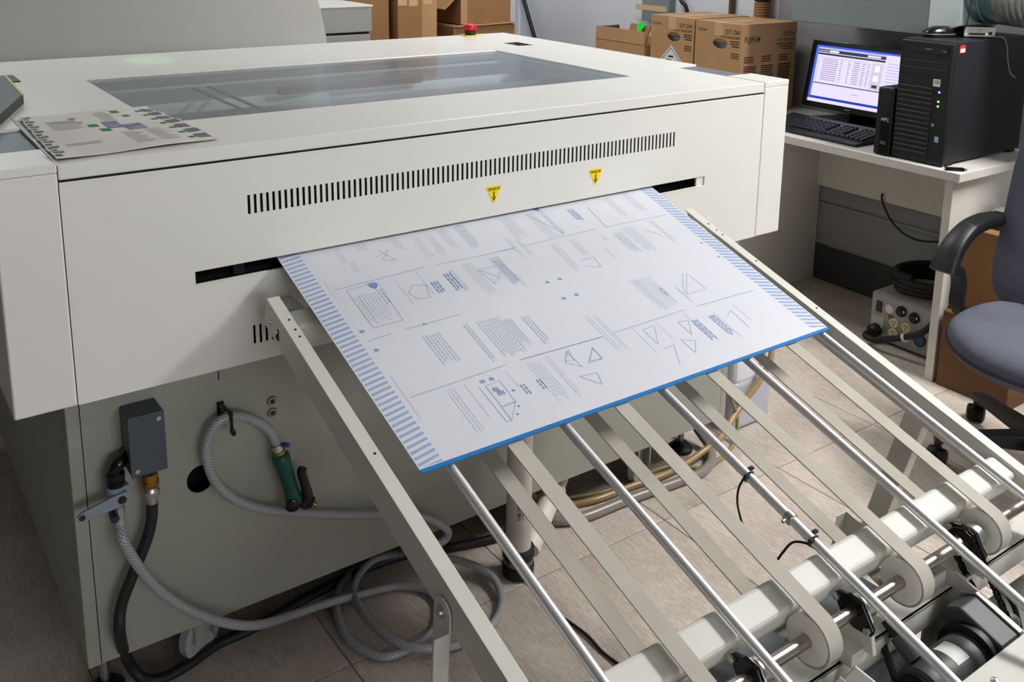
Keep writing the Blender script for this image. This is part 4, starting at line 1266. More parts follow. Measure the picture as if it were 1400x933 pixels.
bay = MB().box(TX - 0.003, TX + 0.001, TY0 + 0.018, TY1 - 0.016, 1.117, 1.142).build('drive_bay', BLACKGL, tw, bevel=0.001)
MB().box(TX - 0.0036, TX - 0.003, TY0 + 0.075, TY0 + 0.10, 1.130, 1.1335).build('drive_slot', mat('grey_print', (120, 120, 124), 0.5), bay)
MB().box(TX - 0.0036, TX - 0.003, TY0 + 0.025, TY0 + 0.033, 1.127, 1.132).build('eject_button', mat('grey_print', (120, 120, 124)), bay)
MB().box(TX - 0.0036, TX - 0.003, TY0 + 0.037, TY0 + 0.041, 1.128, 1.132).build('drive_light', mat('grey_print', (120, 120, 124)), bay)
for z in (1.046, 1.07, 1.094):
    MB().box(TX - 0.002, TX + 0.001, TY0 + 0.018, TY1 - 0.016, z, z + 0.0225).build('bay_cover', BLACKPL, tw, bevel=0.001, seg=1)
MB().box(TX - 0.0005, TX, TY1 - 0.075, TY1 - 0.03, 1.022, 1.024).build('badge_rule', mat('dark_print', (52, 52, 58), 0.4), tw)
st = MB().box(TX - 0.0012, TX, TY0 + 0.036, TY0 + 0.061, 1.012, 1.036).build('asset_sticker', mat('paper_white', (222, 222, 220)), tw)
text('1D', 0.014, lambda u, v, w: (TX - 0.0012 - w, TY0 + 0.0575 - u, 1.022 + v), INK, st, 'lettering', 'LEFT', 1.1)
for z, c, e in ((0.994, (70, 90, 255), 14), (0.963, (110, 220, 60), 5), (0.947, (110, 220, 60), 5)):
    MB().lathe((TX, TY0 + 0.036, z), (-1, 0, 0), [(0, 0.0028), (0.0015, 0.0025)], 10).build('status_light', mat('led_%d' % e, c, emis=c, estr=e), tw)
MB().lathe((TX, TY0 + 0.046, 0.883), (-1, 0, 0), [(0, 0.0055), (0.004, 0.005)], 12).build('key_lock', ZINC, tw, smooth=40)
MB().box(TX - 0.001, TX, TY0 + 0.022, TY0 + 0.036, 0.827, 0.846).build('maker_sticker', mat('pale_blue_sticker', (150, 190, 206), 0.4), tw)
rs_ = MB().box(2.99, 3.022, TY0 + 0.0018, TY0 + 0.003, 1.124, 1.150).build('asset_label', mat('red_label', (206, 40, 48), 0.5), tw)
MB().box(2.992, 3.02, TY0 + 0.0012, TY0 + 0.0018, 1.127, 1.139).build('label_panel', mat('label_pink', (236, 200, 200), 0.5), rs_)

up = thing('ups_unit', 'slim black backup power unit standing beside the server tower', 'power unit', (3.1, 1.963, ZT))
MB().box(2.945, 3.25, 1.9315, 1.994, ZT + 0.0015, 0.984).build('case', BLACKPL, up, bevel=0.006, seg=3)
fpz = MB().box(2.941, 2.9455, 1.934, 1.972, ZT + 0.004, 0.975).build('front_panel', BLACKGL, up, bevel=0.001)
text('APC', 0.017, lambda u, v, w: (2.941 - w, 1.9705 - u, 0.868 + v), mat('grey_print_light', (190, 190, 194), 0.4), fpz, 'lettering', 'LEFT', 1.0)
for k in range(3):
    MB().box(2.943 + 0.001, 2.953, 1.94 + k * 0.011, 1.946 + k * 0.011, 0.984, 0.9852).build('top_key', mat('grey_print_light', (190, 190, 194)), up)
for z in (0.786, 0.793):
    MB().box(2.9404, 2.941, 1.945, 1.965, z, z + 0.003).build('rating_print', mat('grey_print', (120, 120, 124)), fpz)

mn = thing('computer_monitor', 'black computer monitor showing a job list window behind the keyboard', 'monitor', (3.34, 2.36, ZT))
# tilted slightly back; local frame: a runs to the viewer's right (-y), b up the screen
mb0 = Vector((3.295, 2.593, 0.795))
ma = Vector((0.0, -1, 0))
mbv = Vector((0.05, 0.0, 0.272)).normalized()
mn_n = ma.cross(mbv)
if mn_n.x > 0:
    mn_n = -mn_n
MWd, MHt = 0.452, 0.277


def mp3(u, v, w=0.0):
    return mb0 + ma * u + mbv * v + mn_n * w


def mbox(b, u0, u1, v0, v1, w0, w1):
    return b.obox(mp3((u0 + u1) / 2, (v0 + v1) / 2, (w0 + w1) / 2), ma * (u1 - u0) / 2, mbv * (v1 - v0) / 2, mn_n * (w1 - w0) / 2)


MB().panel(0, MWd, 0, MHt, lambda u, v, w: mp3(u, v, -w), 0.012, rects=[(0.019, MWd - 0.019, 0.024, MHt - 0.019)]).build('bezel', BLACKGL, mn, bevel=0.0015)
mbox(MB(), 0.003, MWd - 0.003, 0.003, MHt - 0.003, -0.045, -0.0095).build('back_shell', BLACKPL, mn, bevel=0.008)


def emat(name, c, e=1.0):
    return mat(name, tuple(int(v * 0.1) for v in c), 0.3, emis=c, estr=e)


SB = 0.85
scr = mbox(MB(), 0.019, MWd - 0.019, 0.024, MHt - 0.019, -0.0095, -0.0085).build('screen', emat('screen_lilac', (226, 216, 246), SB), mn, label='lit screen with pale job list window')
U0, V0, SW, SH = 0.019, 0.024, MWd - 0.038, MHt - 0.043


def srect(u0, u1, v0, v1, c, name, lvl=1):
    mbox(MB(), U0 + u0 * SW, U0 + u1 * SW, V0 + v0 * SH, V0 + v1 * SH, -0.0085, -0.0085 + 0.0003 * lvl).build(name, emat('screen_%d_%d_%d' % c, c, SB), scr)


srect(0, 1, 0.966, 1, (60, 90, 226), 'title_bar')
srect(0, 0.028, 0.05, 0.966, (70, 110, 236), 'desktop_strip')
srect(0.03, 0.80, 0.935, 0.966, (190, 190, 214), 'menu_bar')
srect(0.03, 0.80, 0.88, 0.935, (40, 46, 84), 'banner')
srect(0.16, 0.27, 0.89, 0.925, (230, 230, 240), 'banner_label', 2)
srect(0.60, 0.745, 0.89, 0.925, (220, 220, 235), 'banner_label', 2)
for k in range(5):
    srect(0.045 + k * 0.022, 0.058 + k * 0.022, 0.893, 0.918, (190, 195, 220), 'banner_letter', 2)
srect(0.03, 0.80, 0.835, 0.868, (44, 36, 52), 'window_title')
srect(0.03, 0.80, 0.325, 0.345, (96, 88, 98), 'divider')
srect(0, 1, 0.055, 0.10, (24, 60, 176), 'task_strip')
srect(0.05, 0.63, 0.795, 0.80, (160, 150, 170), 'header_rule')
for r in range(11):
    v = 0.76 - r * 0.036
    for (a, b) in ((0.04, 0.06), (0.10, 0.29), (0.31, 0.34), (0.40, 0.43), (0.46, 0.54), (0.56, 0.60), (0.62, 0.65)):
        srect(a, b - random.uniform(0, 0.012), v, v + 0.011, (134, 124, 150), 'list_text')
srect(0.67, 0.79, 0.36, 0.80, (206, 198, 216), 'preview_panel')
srect(0.70, 0.755, 0.66, 0.77, (240, 236, 246), 'preview_page', 2)
srect(0.70, 0.755, 0.50, 0.60, (240, 236, 246), 'preview_page', 2)
srect(0.70, 0.76, 0.385, 0.44, (60, 58, 66), 'preview_mark', 2)
srect(0.50, 0.57, 0.215, 0.225, (150, 144, 160), 'status_text')
for r in range(10):
    srect(0.83, 0.96, 0.82 - r * 0.05, 0.828 - r * 0.05, (150, 140, 170), 'side_text')
mbox(MB(), MWd / 2 - 0.013, MWd / 2 + 0.013, 0.009, 0.014, 0, 0.0004).build('maker_badge', mat('grey_print', (120, 120, 124)), mn)
MB().bar(mp3(MWd / 2, 0.05, -0.045), (3.40, 2.36, ZT + 0.014), 0.09, 0.03, up=(1, 0, 0)).build('stand_neck', BLACKPL, mn, bevel=0.004)
MB().prism([(3.27, 2.47), (3.27, 2.25), (3.30, 2.22), (3.43, 2.24), (3.43, 2.48), (3.30, 2.50)], lambda u, v, w: (u, v, w), ZT + 0.0008, ZT + 0.016).build('stand_base', BLACKGL, mn, bevel=0.003)

kb = thing('keyboard', 'black computer keyboard with palm rest at the desk front edge', 'keyboard', (3.1, 2.31, ZT))
KX0, KX1, KY0, KY1 = 2.972, 3.185, 2.085, 2.545


def kz(x):
    return ZT + 0.014 + 0.022 * max(0, (x - KX0 - 0.05)) / 0.16


MB().prism([(KX0, ZT + 0.002), (KX0, ZT + 0.010), (KX0 + 0.05, ZT + 0.014), (KX1, kz(KX1)), (KX1, ZT + 0.002)], lambda u, v, w: (u, w, v), KY0, KY1).build('keyboard_body', BLACKPL, kb, bevel=0.002)
KEY = mat('key_black', (32, 33, 40), 0.4)
src = None
for r in range(6):
    x = KX0 + 0.062 + r * 0.0195 + (0.006 if r == 5 else 0)
    for c in range(21):
        y = KY0 + 0.018 + c * 0.0207
        if c in (4, 8) and r > 0:
            continue
        if r == 0 and 10 < c < 16:
            continue
        if src is None:
            src = MB()
            src.add([(-0.0083, -0.0085, 0), (0.0083, -0.0085, 0), (0.0083, 0.0085, 0), (-0.0083, 0.0085, 0), (-0.0062, -0.0065, 0.007), (0.0062, -0.0065, 0.007), (0.0062, 0.0065, 0.007), (-0.0062, 0.0065, 0.007)],
                    [(0, 3, 2, 1), (4, 5, 6, 7), (0, 1, 5, 4), (1, 2, 6, 5), (2, 3, 7, 6), (3, 0, 4, 7)])
            src = src.build('key', KEY, kb)
            src.data.transform(Matrix.Translation(wloc(kb)))
            o = src
        else:
            o = share(src, (0, 0, 0), kb)
        o.location = Vector((x, y, kz(x) + 0.0004)) - wloc(kb)
MB().box(KX0 + 0.062 - 0.0083, KX0 + 0.062 + 0.0083, KY0 + 0.018 + 10.6 * 0.0207, KY0 + 0.018 + 15.5 * 0.0207, kz(KX0 + 0.06), kz(KX0 + 0.06) + 0.0065).build('space_bar', KEY, kb, bevel=0.0015)
MB().box(KX0 + 0.012, KX0 + 0.018, KY0 + 0.06, KY0 + 0.16, ZT + 0.0115, ZT + 0.0125).build('palm_logo', mat('dark_print', (52, 52, 58)), kb)

ms = thing('computer_mouse', 'black computer mouse lying on top of the server tower', 'mouse', (3.10, 1.89, 1.16))


def loft(mb, levels, fn, n=28):
    rs = []
    for (z, sx, sy, ox, oy) in levels:
        rs.append([fn(math.copysign(abs(math.cos(a)) ** 0.75, math.cos(a)) * sx + ox, math.copysign(abs(math.sin(a)) ** 0.75, math.sin(a)) * sy + oy, z)
                   for a in [2 * math.pi * k / n for k in range(n)]])
    return mb.rings(rs, True)


def msf(u, v, z):
    return Vector((3.087 + 0.887 * u + 0.46 * v, 1.878 - 0.46 * u + 0.887 * v, 1.1606 + z))


loft(MB(), [(0, 0.052, 0.029, 0, 0), (0.010, 0.056, 0.031, 0, 0), (0.020, 0.053, 0.029, 0.002, 0), (0.031, 0.040, 0.023, 0.008, 0), (0.037, 0.022, 0.014, 0.010, 0)], msf).build('mouse_shell', BLACKGL, ms, smooth=60)
loft(MB(), [(0.009, 0.0565, 0.0315, 0, 0), (0.0105, 0.0568, 0.0318, 0, 0), (0.012, 0.0565, 0.0315, 0, 0)], msf).build('grey_band', mat('grey_plastic', (110, 112, 118), 0.4), ms, smooth=60)
tag(MB().tube([(3.135, 1.853, 1.1645), (3.15, 1.845, 1.166), (3.145, 1.822, 1.18), (3.125, 1.80, 1.215), (3.115, 1.79, 1.26), (3.11, 1.78, 1.33)], 0.0018, n=6).build('mouse_cable', BLACKPL, smooth=60), 'thin black cable rising behind the mouse on the tower', 'cable')

cb = thing('converter_box', 'small silver fronted interface box on top of the server tower', 'interface box', (3.21, 1.80, 1.16))
cA, cB = Vector((3.150, 1.822, 0)), Vector((3.226, 1.752, 0))
cd = (cB - cA).normalized()
cn = Vector((cd.y, -cd.x, 0))
cL = (cB - cA).length


def cbx(u0, u1, w0, w1, z0, z1):
    b = MB()
    c = cA + cd * (u0 + u1) / 2 - cn * (w0 + w1) / 2
    return b.obox((c.x, c.y, (z0 + z1) / 2), cd * (u1 - u0) / 2, cn * (w1 - w0) / 2, Vector((0, 0, (z1 - z0) / 2)))


if cn.y > 0:
    cn = -cn
cbx(0, cL, 0.003, 0.058, 1.1635, 1.197).build('case', mat('dark_grey_case', (64, 66, 70), 0.4), cb, bevel=0.002)
face = cbx(0.001, cL - 0.001, 0, 0.003, 1.1635, 1.1965).build('front_plate', mat('ivory_silver', (206, 203, 192), 0.4), cb, bevel=0.001)
cbx(0.016, cL - 0.034, -0.0006, 0, 1.170, 1.176).build('port_slot', INK, face)
cbx(cL - 0.022, cL - 0.011, -0.0006, 0, 1.171, 1.181).build('round_port', INK, face)
cbx(0.006, 0.010, -0.001, 0, 1.169, 1.177).build('thumb_screw', ZINC, face)
cbx(cL - 0.032, cL - 0.027, -0.001, 0, 1.169, 1.177).build('thumb_screw', ZINC, face)
cbx(cL * 0.45, cL * 0.5, -0.0006, 0, 1.186, 1.190).build('printed_mark', mat('grey_print', (120, 120, 124)), face)
for a in (0.01, 0.07):
    cbx(a, a + 0.012, 0.01, 0.05, 1.1606, 1.1636).build('foot', RUBBER, cb)
tag(MB().tube([(3.212, 1.752, 1.166), (3.235, 1.728, 1.1635), (3.255, 1.722, 1.13), (3.275, 1.724, 1.08), (3.30, 1.724, 1.04), (3.33, 1.72, 1.02)], 0.0017, n=6).build('grey_cable', mat('grey_wire', (150, 150, 150)), smooth=60), 'thin grey cable hanging down the side of the tower', 'cable')
us = thing('usb_stick', 'black memory stick lying by the tower at the desk corner', 'memory stick', (2.965, 1.685, ZT))
MB().bar((2.935, 1.712, ZT + 0.006), (2.975, 1.668, ZT + 0.006), 0.018, 0.0095).build('stick_body', BLACKGL, us, bevel=0.002)
MB().bar((2.976, 1.667, ZT + 0.006), (2.981, 1.6615, ZT + 0.006), 0.010, 0.005).build('silver_tip', ZINC, us, bevel=0.001)
tag(MB().tube([(3.415, 2.25, 0.47), (3.412, 2.245, 0.44), (3.41, 2.20, 0.375), (3.408, 2.14, 0.335), (3.406, 2.079, 0.322), (3.404, 2.02, 0.33), (3.40, 1.95, 0.352), (3.41, 1.88, 0.40)], 0.0042, n=8).build('hanging_cable', RUBBER, smooth=60), 'black cable drooping below the desk back panel', 'cable')

# ------------------------------------------------------------ developer cartons
def hand_carton(name, label, y0, y1, x0, x1, z1, side_text, diamond):
    b = thing(name, label, 'box', ((x0 + x1) / 2, (y0 + y1) / 2, ZT), 'developer cartons on the desk')
    yc, zc = (y0 + y1) / 2 - 0.012, z1 - 0.088
    z0 = ZT + 0.0005
    MB().panel(y0, y1, z0, z1 - 0.004, YZ(x0), 0.004, ells=[(yc, zc, 0.042, 0.021)]).build('front_face', CARD, b)
    body = MB().box(x0 + 0.004, x1, y0, y0 + 0.004, z0, z1 - 0.004).box(x0 + 0.004, x1, y1 - 0.004, y1, z0, z1 - 0.004)
    body.box(x1 - 0.004, x1, y0 + 0.004, y1 - 0.004, z0, z1 - 0.004).box(x0 + 0.004, x1 - 0.004, y0 + 0.004, y1 - 0.004, z0, z0 + 0.004)
    body.build('carton_body', CARD, b)
    MB().box(x0 + 0.0008, x1, y0 + 0.0008, (y0 + y1) / 2 - 0.001, z1 - 0.004, z1).build('top_flap', CARD, b)
    MB().box(x0 + 0.0008, x1, (y0 + y1) / 2 + 0.001, y1 - 0.0008, z1 - 0.004, z1).build('top_flap', CARD, b)
    MB().box(x0 - 0.0006, x0, (y0 + y1) / 2 - 0.024, (y0 + y1) / 2 + 0.024, z1 - 0.055, z1 + 0.0005).box(x0, x1, (y0 + y1) / 2 - 0.024, (y0 + y1) / 2 + 0.024, z1, z1 + 0.0006).build('tape', TAPE, b)
    MB().box(x0 + 0.03, x1 - 0.01, y0 + 0.01, y1 - 0.01, z0 + 0.006, z1 - 0.012).build('inner_bag', mat('pale_bag', (190, 194, 206), 0.4), b, bevel=0.03, seg=3)
    MB().box(x0 + 0.0045, x0 + 0.006, yc - 0.042, yc + 0.042, zc + 0.006, zc + 0.021).build('folded_tab', CARDIN, b)
    fx = lambda a, h: (lambda u, v, w: (x0 - w, y1 - a - u, z1 - h + v))
    text('FUJIFILM', 0.016, fx(0.012, 0.042), mat('green_brown_ink', (74, 78, 42), 0.8), b, 'lettering', 'LEFT', 0.9)
    text('DT-2W', 0.026, lambda u, v, w: (x0 - w, y0 + 0.010 - u, z1 - 0.044 + v), CARDINK, b, 'lettering', 'RIGHT', 0.95)
    text('PLATE DEVELOPER', 0.0142, lambda u, v, w: (x0 - w, y0 + 0.010 - u, z1 - 0.062 + v), CARDINK, b, 'lettering', 'RIGHT', 0.95)
    for k in range(3):
        MB().box(x0 - 0.0005, x0, y0 + 0.012, y0 + 0.062 - 0.008 * (k == 2), z1 - 0.076 - k * 0.010, z1 - 0.071 - k * 0.010).build('fine_print', CARDINK, b)
        MB().box(x0 - 0.0005, x0, y0 + 0.012, y0 + 0.055, z1 - 0.125 - k * 0.009, z1 - 0.121 - k * 0.009).build('fine_print', CARDINK, b)
    if diamond:
        c = ((y0 + y1) / 2, z1 - 0.212)
        dm = MB().prism([(c[0] - 0.085, c[1]), (c[0], c[1] - 0.085), (c[0] + 0.085, c[1]), (c[0], c[1] + 0.085)], lambda u, v, w: (x0 - w, u, v), 0, 0.0006).build('hazard_diamond', mat('paper_white', (222, 222, 220)), b)
        e = 0.074
        ring = MB()
        P4 = [(c[0] - e, c[1]), (c[0], c[1] - e), (c[0] + e, c[1]), (c[0], c[1] + e)]
        for a, q in zip(P4, P4[1:] + P4[:1]):
            ring.bar((x0 - 0.0009, a[0], a[1]), (x0 - 0.0009, q[0], q[1]), 0.0025, 0.0006, up=(1, 0, 0))
        ring.build('diamond_border', INK, dm)
        for k, (dy, dz, w_, h_) in enumerate(((0, 0.035, 0.03, 0.008), (0.012, 0.018, 0.035, 0.006), (-0.015, 0.004, 0.05, 0.012), (0.02, 0.002, 0.03, 0.012), (0, -0.02, 0.06, 0.012))):
            MB().box(x0 - 0.0011, x0 - 0.0006, c[0] + dy - w_ / 2, c[0] + dy + w_ / 2, c[1] + dz - h_ / 2, c[1] + dz + h_ / 2).build('diamond_print', INK, dm)
    if side_text:
        text('FUJIFILM', 0.034, lambda u, v, w: (x0 + 0.016 + u, y0 - w, z1 - 0.075 + v), CARDINK, b, 'lettering', 'LEFT', 0.78)
        text('DT-2W', 0.026, lambda u, v, w: (x1 - 0.012 + u, y0 - w, z1 - 0.058 + v), CARDINK, b, 'lettering', 'RIGHT', 0.9)
        text('PLATE DEVELOPER', 0.0145, lambda u, v, w: (x1 - 0.012 + u, y0 - w, z1 - 0.078 + v), CARDINK, b, 'lettering', 'RIGHT', 0.9)
        for k in range(3):
            MB().box(x1 - 0.13 + 0.02 * k, x1 - 0.014, y0 - 0.0005, y0, z1 - 0.092 - k * 0.011, z1 - 0.088 - k * 0.011).build('fine_print', CARDINK, b)
        for c_ in range(3):
            xa = x0 + 0.02 + c_ * 0.108
            for r in range(3):
                MB().box(xa, xa + 0.06, y0 - 0.0005, y0, z1 - 0.140 - r * 0.010, z1 - 0.135 - r * 0.010).build('fine_print', CARDINK, b)
            col = MB()
            for r in range(22):
                z = z1 - 0.180 - r * 0.0088
                if z < z0 + 0.01:
                    break
                col.box(xa, xa + 0.082 - random.uniform(0, 0.012), y0 - 0.0005, y0, z, z + 0.0052)
            col.build('text_column', CARDINK, b)['kind'] = 'stuff'
    return b


hand_carton('developer_carton', 'brown developer carton with hand hole and printed columns on its side', 2.722, 2.985, 3.05, 3.395, 1.128, True, False)
hand_carton('developer_carton', 'brown developer carton with white hazard diamond below its hand hole', 2.995, 3.265, 3.05, 3.395, 1.130, False, True)
oc = thing('open_carton', 'small open cardboard carton with a bright green dot', 'box', (3.2, 3.49, ZT))
x0, x1, y0, y1, zz = 3.05, 3.35, 3.31, 3.655, 0.985
cbm = MB().box(x0, x0 + 0.004, y0, y1, ZT + 0.0005, zz).box(x1 - 0.004, x1, y0, y1, ZT + 0.0005, zz).box(x0 + 0.004, x1 - 0.004, y0, y0 + 0.004, ZT + 0.0005, zz)
cbm.box(x0 + 0.004, x1 - 0.004, y1 - 0.004, y1, ZT + 0.0005, zz).box(x0 + 0.004, x1 - 0.004, y0 + 0.004, y1 - 0.004, ZT + 0.0005, ZT + 0.005)
cbm.build('carton_body', CARD, oc)
MB().obox((x0 + 0.002, (y0 + y1) / 2, zz + 0.03), (0.002, 0, 0), (0, (y1 - y0) / 2, 0), (0.002, 0, 0.03)).build('flap', CARD, oc)
MB().obox(((x0 + x1) / 2 - 0.05, y1 + 0.004, zz + 0.028), (0.06, 0.005, 0), (0, 0.002, 0), (0, 0.006, 0.028)).build('flap', CARDD, oc)
MB().obox((x0 + 0.10, y0 + 0.15, zz + 0.035), (0.003, 0.0, 0), (0.02, 0.09, 0), (0.015, 0.0, 0.04)).build('flap', CARDIN, oc)
MB().lathe((x0 + 0.083, y0 + 0.118, zz + 0.070), (-1, 0, 0.37), [(0, 0.024), (0.001, 0.024)], 22).build('green_dot', mat('bright_green', (20, 226, 40), 0.5), oc, label='bright green round sticker')

# ------------------------------------------------------------ right wall: extraction box and duct
vb = thing('extraction_box', 'large grey-green sheet metal extraction box fixed to the right wall', 'extraction box', (3.28, 2.2, 1.16))
VEN = mat('grey_green_sheet', (130, 140, 139), 0.4, var=0.03, vs=4)
MB().box(3.08, 3.4695, 1.915, 2.50, 1.163, 1.78).build('box_body', VEN, vb, bevel=0.004)
MB().add([(3.08, 1.9145, 1.163), (3.4695, 1.9145, 1.163), (3.4695, 1.9145, 1.60), (3.08, 1.9145, 1.60),
          (3.13, 1.83, 1.20), (3.40, 1.83, 1.20), (3.40, 1.83, 1.47), (3.13, 1.83, 1.47)],
         [(0, 1, 2, 3), (7, 6, 5, 4), (0, 4, 5, 1), (1, 5, 6, 2), (2, 6, 7, 3), (3, 7, 4, 0)]).build('transition', mat('light_sheet', (158, 168, 168), 0.35), vb)
MB().box(3.16, 3.30, 2.05, 2.22, 1.150, 1.163).build('underside_bracket', BLACKPL, vb, bevel=0.002)
MB().lathe((3.265, 1.8345, 1.335), (0.0, -1, -0.06), [(0, 0.13), (0.05, 0.13), (0.052, 0.126), (0.10, 0.126)], 40).build('duct_collar', mat('teal_steel', (120, 150, 150), 0.3, 0.6), vb, smooth=40)
du = MB()
prof = []
for k in range(56):
    t = 0.09 + k * 0.022
    prof += [(t, 0.122), (t + 0.009, 0.1265), (t + 0.018, 0.122)]
du.lathe((3.265, 1.8345, 1.335), (0.0, -1, -0.06), prof, 36)
du.build('flexible_duct', mat('aluminium_foil_duct', (190, 192, 192), 0.35, 0.9, var=0.1, vs=25), vb, smooth=60, label='silver flexible duct')

# ------------------------------------------------------------ transformer below the desk
tr = thing('transformer_box', 'grey metal power supply box with cream outlets under the desk', 'power supply', (3.25, 1.93, 0))
MB().box(3.092, 3.40, 1.735, 2.035, 0.012, 0.188).build('case', mat('ivory_case', (190, 188, 180), 0.5, var=0.03), tr, bevel=0.003)
fpn = MB().box(3.088, 3.092, 1.737, 2.033, 0.014, 0.186).build('front_panel', mat('galvanised_panel', (150, 152, 150), 0.4, 0.5, var=0.12, vs=40), tr)
for x in (3.13, 3.36):
    for y in (1.77, 2.0):
        MB().cyl((x, y, 0), (x, y, 0.0125), 0.014).build('foot', RUBBER, tr)
def on_tr(u, v):      # u: 0..1 left to right, v: 0..1 upwards on the front panel
    return 2.033 - u * 0.296, 0.014 + v * 0.172
yy, zz2 = on_tr(0.105, 0.72)
MB().box(3.084, 3.088, yy - 0.012, yy + 0.012, zz2 - 0.021, zz2 + 0.021).build('rocker_switch', BLACKGL, tr, bevel=0.0015)
for u, v in ((0.42, 0.78), (0.60, 0.74)):
    yy, zz2 = on_tr(u, v)
    k = MB().lathe((3.088, yy, zz2), (-1, 0, 0), [(0, 0.021), (0.008, 0.020), (0.010, 0.014), (0.018, 0.013)], 20).build('circuit_knob', BLACKPL, tr, smooth=40)
    MB().lathe((3.078, yy - 0.013, zz2 + 0.004), (-1, 0, 0), [(0, 0.005), (0.002, 0.005)], 12).build('white_tip', mat('paper_white', (222, 222, 220)), k)
for u, v in ((0.33, 0.47), (0.50, 0.47), (0.33, 0.24), (0.50, 0.24)):
    yy, zz2 = on_tr(u, v)
    ou = MB().lathe((3.088, yy, zz2), (-1, 0, 0), [(0, 0.0185), (0.0025, 0.018)], 20).build('outlet', mat('cream_outlet', (222, 214, 164), 0.4), tr, smooth=40)
    for dy, dz in ((0.006, 0.004), (-0.006, 0.004), (0, -0.007)):
        MB().box(3.0848, 3.0856, yy + dy - 0.0016, yy + dy + 0.0016, zz2 + dz - 0.0035, zz2 + dz + 0.0035).build('socket_hole', INK, ou)
yy, zz2 = on_tr(0.70, 0.30)
so = MB().lathe((3.088, yy, zz2), (-1, 0, 0), [(0, 0.025), (0.003, 0.025)], 24).build('twist_socket', BLACKPL, tr, smooth=40)
MB().lathe((3.085, yy, zz2), (-1, 0, 0), [(0, 0.019), (0.001, 0.018), (0.001, 0.008)], 24).build('blue_ring', mat('blue_socket', (34, 84, 120), 0.4), so, smooth=40)
yy, zz2 = on_tr(0.10, 0.38)
MB().box(3.087, 3.088, yy - 0.024, yy + 0.024, zz2 - 0.024, zz2 + 0.02).build('rating_label', mat('paper_grey', (190, 190, 184), 0.6), tr)
yy, zz2 = on_tr(0.185, 0.56)
MB().box(3.0868, 3.088, yy - 0.009, yy + 0.009, zz2 - 0.007, zz2 + 0.007).build('warning_label', mat('amber_label', (190, 150, 60), 0.6), tr)
yy, zz2 = on_tr(0.25, 0.74)
MB().lathe((3.088, yy, zz2), (-1, 0, 0), [(0, 0.017), (0.001, 0.017)], 24).build('stamped_knockout', ZINC, tr, smooth=40)
for k in range(4):
    yy, zz2 = on_tr(0.29, 0.60 - 0.025 * k)
    MB().box(3.0874, 3.088, yy - 0.012, yy + 0.012, zz2, zz2 + 0.0025).build('panel_print', INK, tr)
pg = thing('power_plug_cable', 'thick black cable plugged into the power supply box', 'cable', (3.03, 1.9, 0))
y_, z_ = on_tr(0.09, 0.17)
MB().lathe((3.087, y_, z_), (-1, 0, 0), [(0, 0.026), (0.02, 0.026), (0.026, 0.018), (0.032, 0.014)], 20).build('plug', BLACKPL, pg, smooth=40)
MB().tube([(3.058, y_, z_), (3.03, y_ + 0.002, z_ - 0.004), (3.015, y_ - 0.012, z_ - 0.008), (3.012, y_ - 0.05, z_ - 0.006), (3.015, 1.915, 0.055), (3.02, 1.84, 0.09), (3.03, 1.79, 0.12), (3.05, 1.76, 0.16)], 0.0115, n=14).build('cord', RUBBER, pg, smooth=60)
MB().lathe((3.0185, 1.848, 0.0865), (0.01, -0.08, 0.033), [(-0.005, 0.0122), (0.005, 0.0122)], 14).build('white_marker', mat('paper_white', (222, 222, 220)), pg, smooth=40)
cc = []
for k in range(0, 64):
    a = 2 * math.pi * k / 18
    cc.append((3.26 + 0.125 * math.cos(a) + 0.012 * math.sin(k * 0.7), 1.90 + 0.125 * math.sin(a) + 0.008 * math.cos(k * 0.5), 0.2035 + 0.0235 * k / 18 * 0.75))
tag(MB().tube(cc, 0.0135, n=12, sub=3).build('coiled_power_cord', RUBBER, smooth=60), 'thick black power cord coiled on top of the power supply box', 'cord')

# ------------------------------------------------------------ boxes by the desk and office chair
lb1 = thing('worn_carton', 'worn brown carton on the floor behind the office chair', 'box', (3.17, 1.54, 0))
MB().box(2.945, 3.40, 1.42, 1.668, 0.0005, 0.27).build('carton_body', CARDD, lb1, bevel=0.004)
MB().box(3.02, 3.20, 1.4188, 1.42, 0.12, 0.15).build('hand_slot', mat('dark_card', (96, 66, 40), 0.9), lb1, bevel=0.0004)
lb2 = thing('printed_carton', 'lighter brown carton stacked on the worn carton behind the chair', 'box', (3.19, 1.56, 0.27))
MB().box(2.995, 3.385, 1.455, 1.668, 0.2705, 0.556).build('carton_body', mat('shaded_cardboard', (136, 100, 62), 0.88, var=0.06, vs=6), lb2, bevel=0.003)  # darker copy of the card, shade by the chair painted into it
text('D', 0.06, lambda u, v, w: (3.05 + u, 1.455 - w, 0.44 + v), CARDINK, lb2, 'lettering')
MB().box(3.0, 3.07, 1.4544, 1.455, 0.425, 0.432).build('fine_print', CARDINK, lb2)
rg = MB()
loft(rg, [(0.5565, 0.07, 0.05, 0, 0), (0.575, 0.085, 0.06, 0, 0), (0.592, 0.07, 0.05, 0.004, 0), (0.60, 0.04, 0.03, 0.01, 0)], lambda u, v, z: Vector((3.13 + u + 0.008 * math.sin(40 * v), 1.59 + v + 0.008 * math.sin(35 * u), z + 0.006 * math.sin(50 * u + 30 * v))) if z > 0.56 else Vector((3.13 + u, 1.59 + v, z)))
tag(rg.build('cleaning_rag', mat('grey_rag', (150, 150, 146), 0.95, var=0.2, vs=40, bump=0.3, bs=150), smooth=60), 'crumpled grey rag lying on the carton behind the chair', 'rag')

chr_ = thing('office_chair', 'blue-grey fabric office chair with black arms on casters', 'chair', (2.68, 1.175, 0))


def sup(cx, cy, hx, hy, e=0.62, n=36):
    return [(cx + math.copysign(abs(math.cos(a)) ** e, math.cos(a)) * hx, cy + math.copysign(abs(math.sin(a)) ** e, math.sin(a)) * hy) for a in [2 * math.pi * k / n for k in range(n)]]


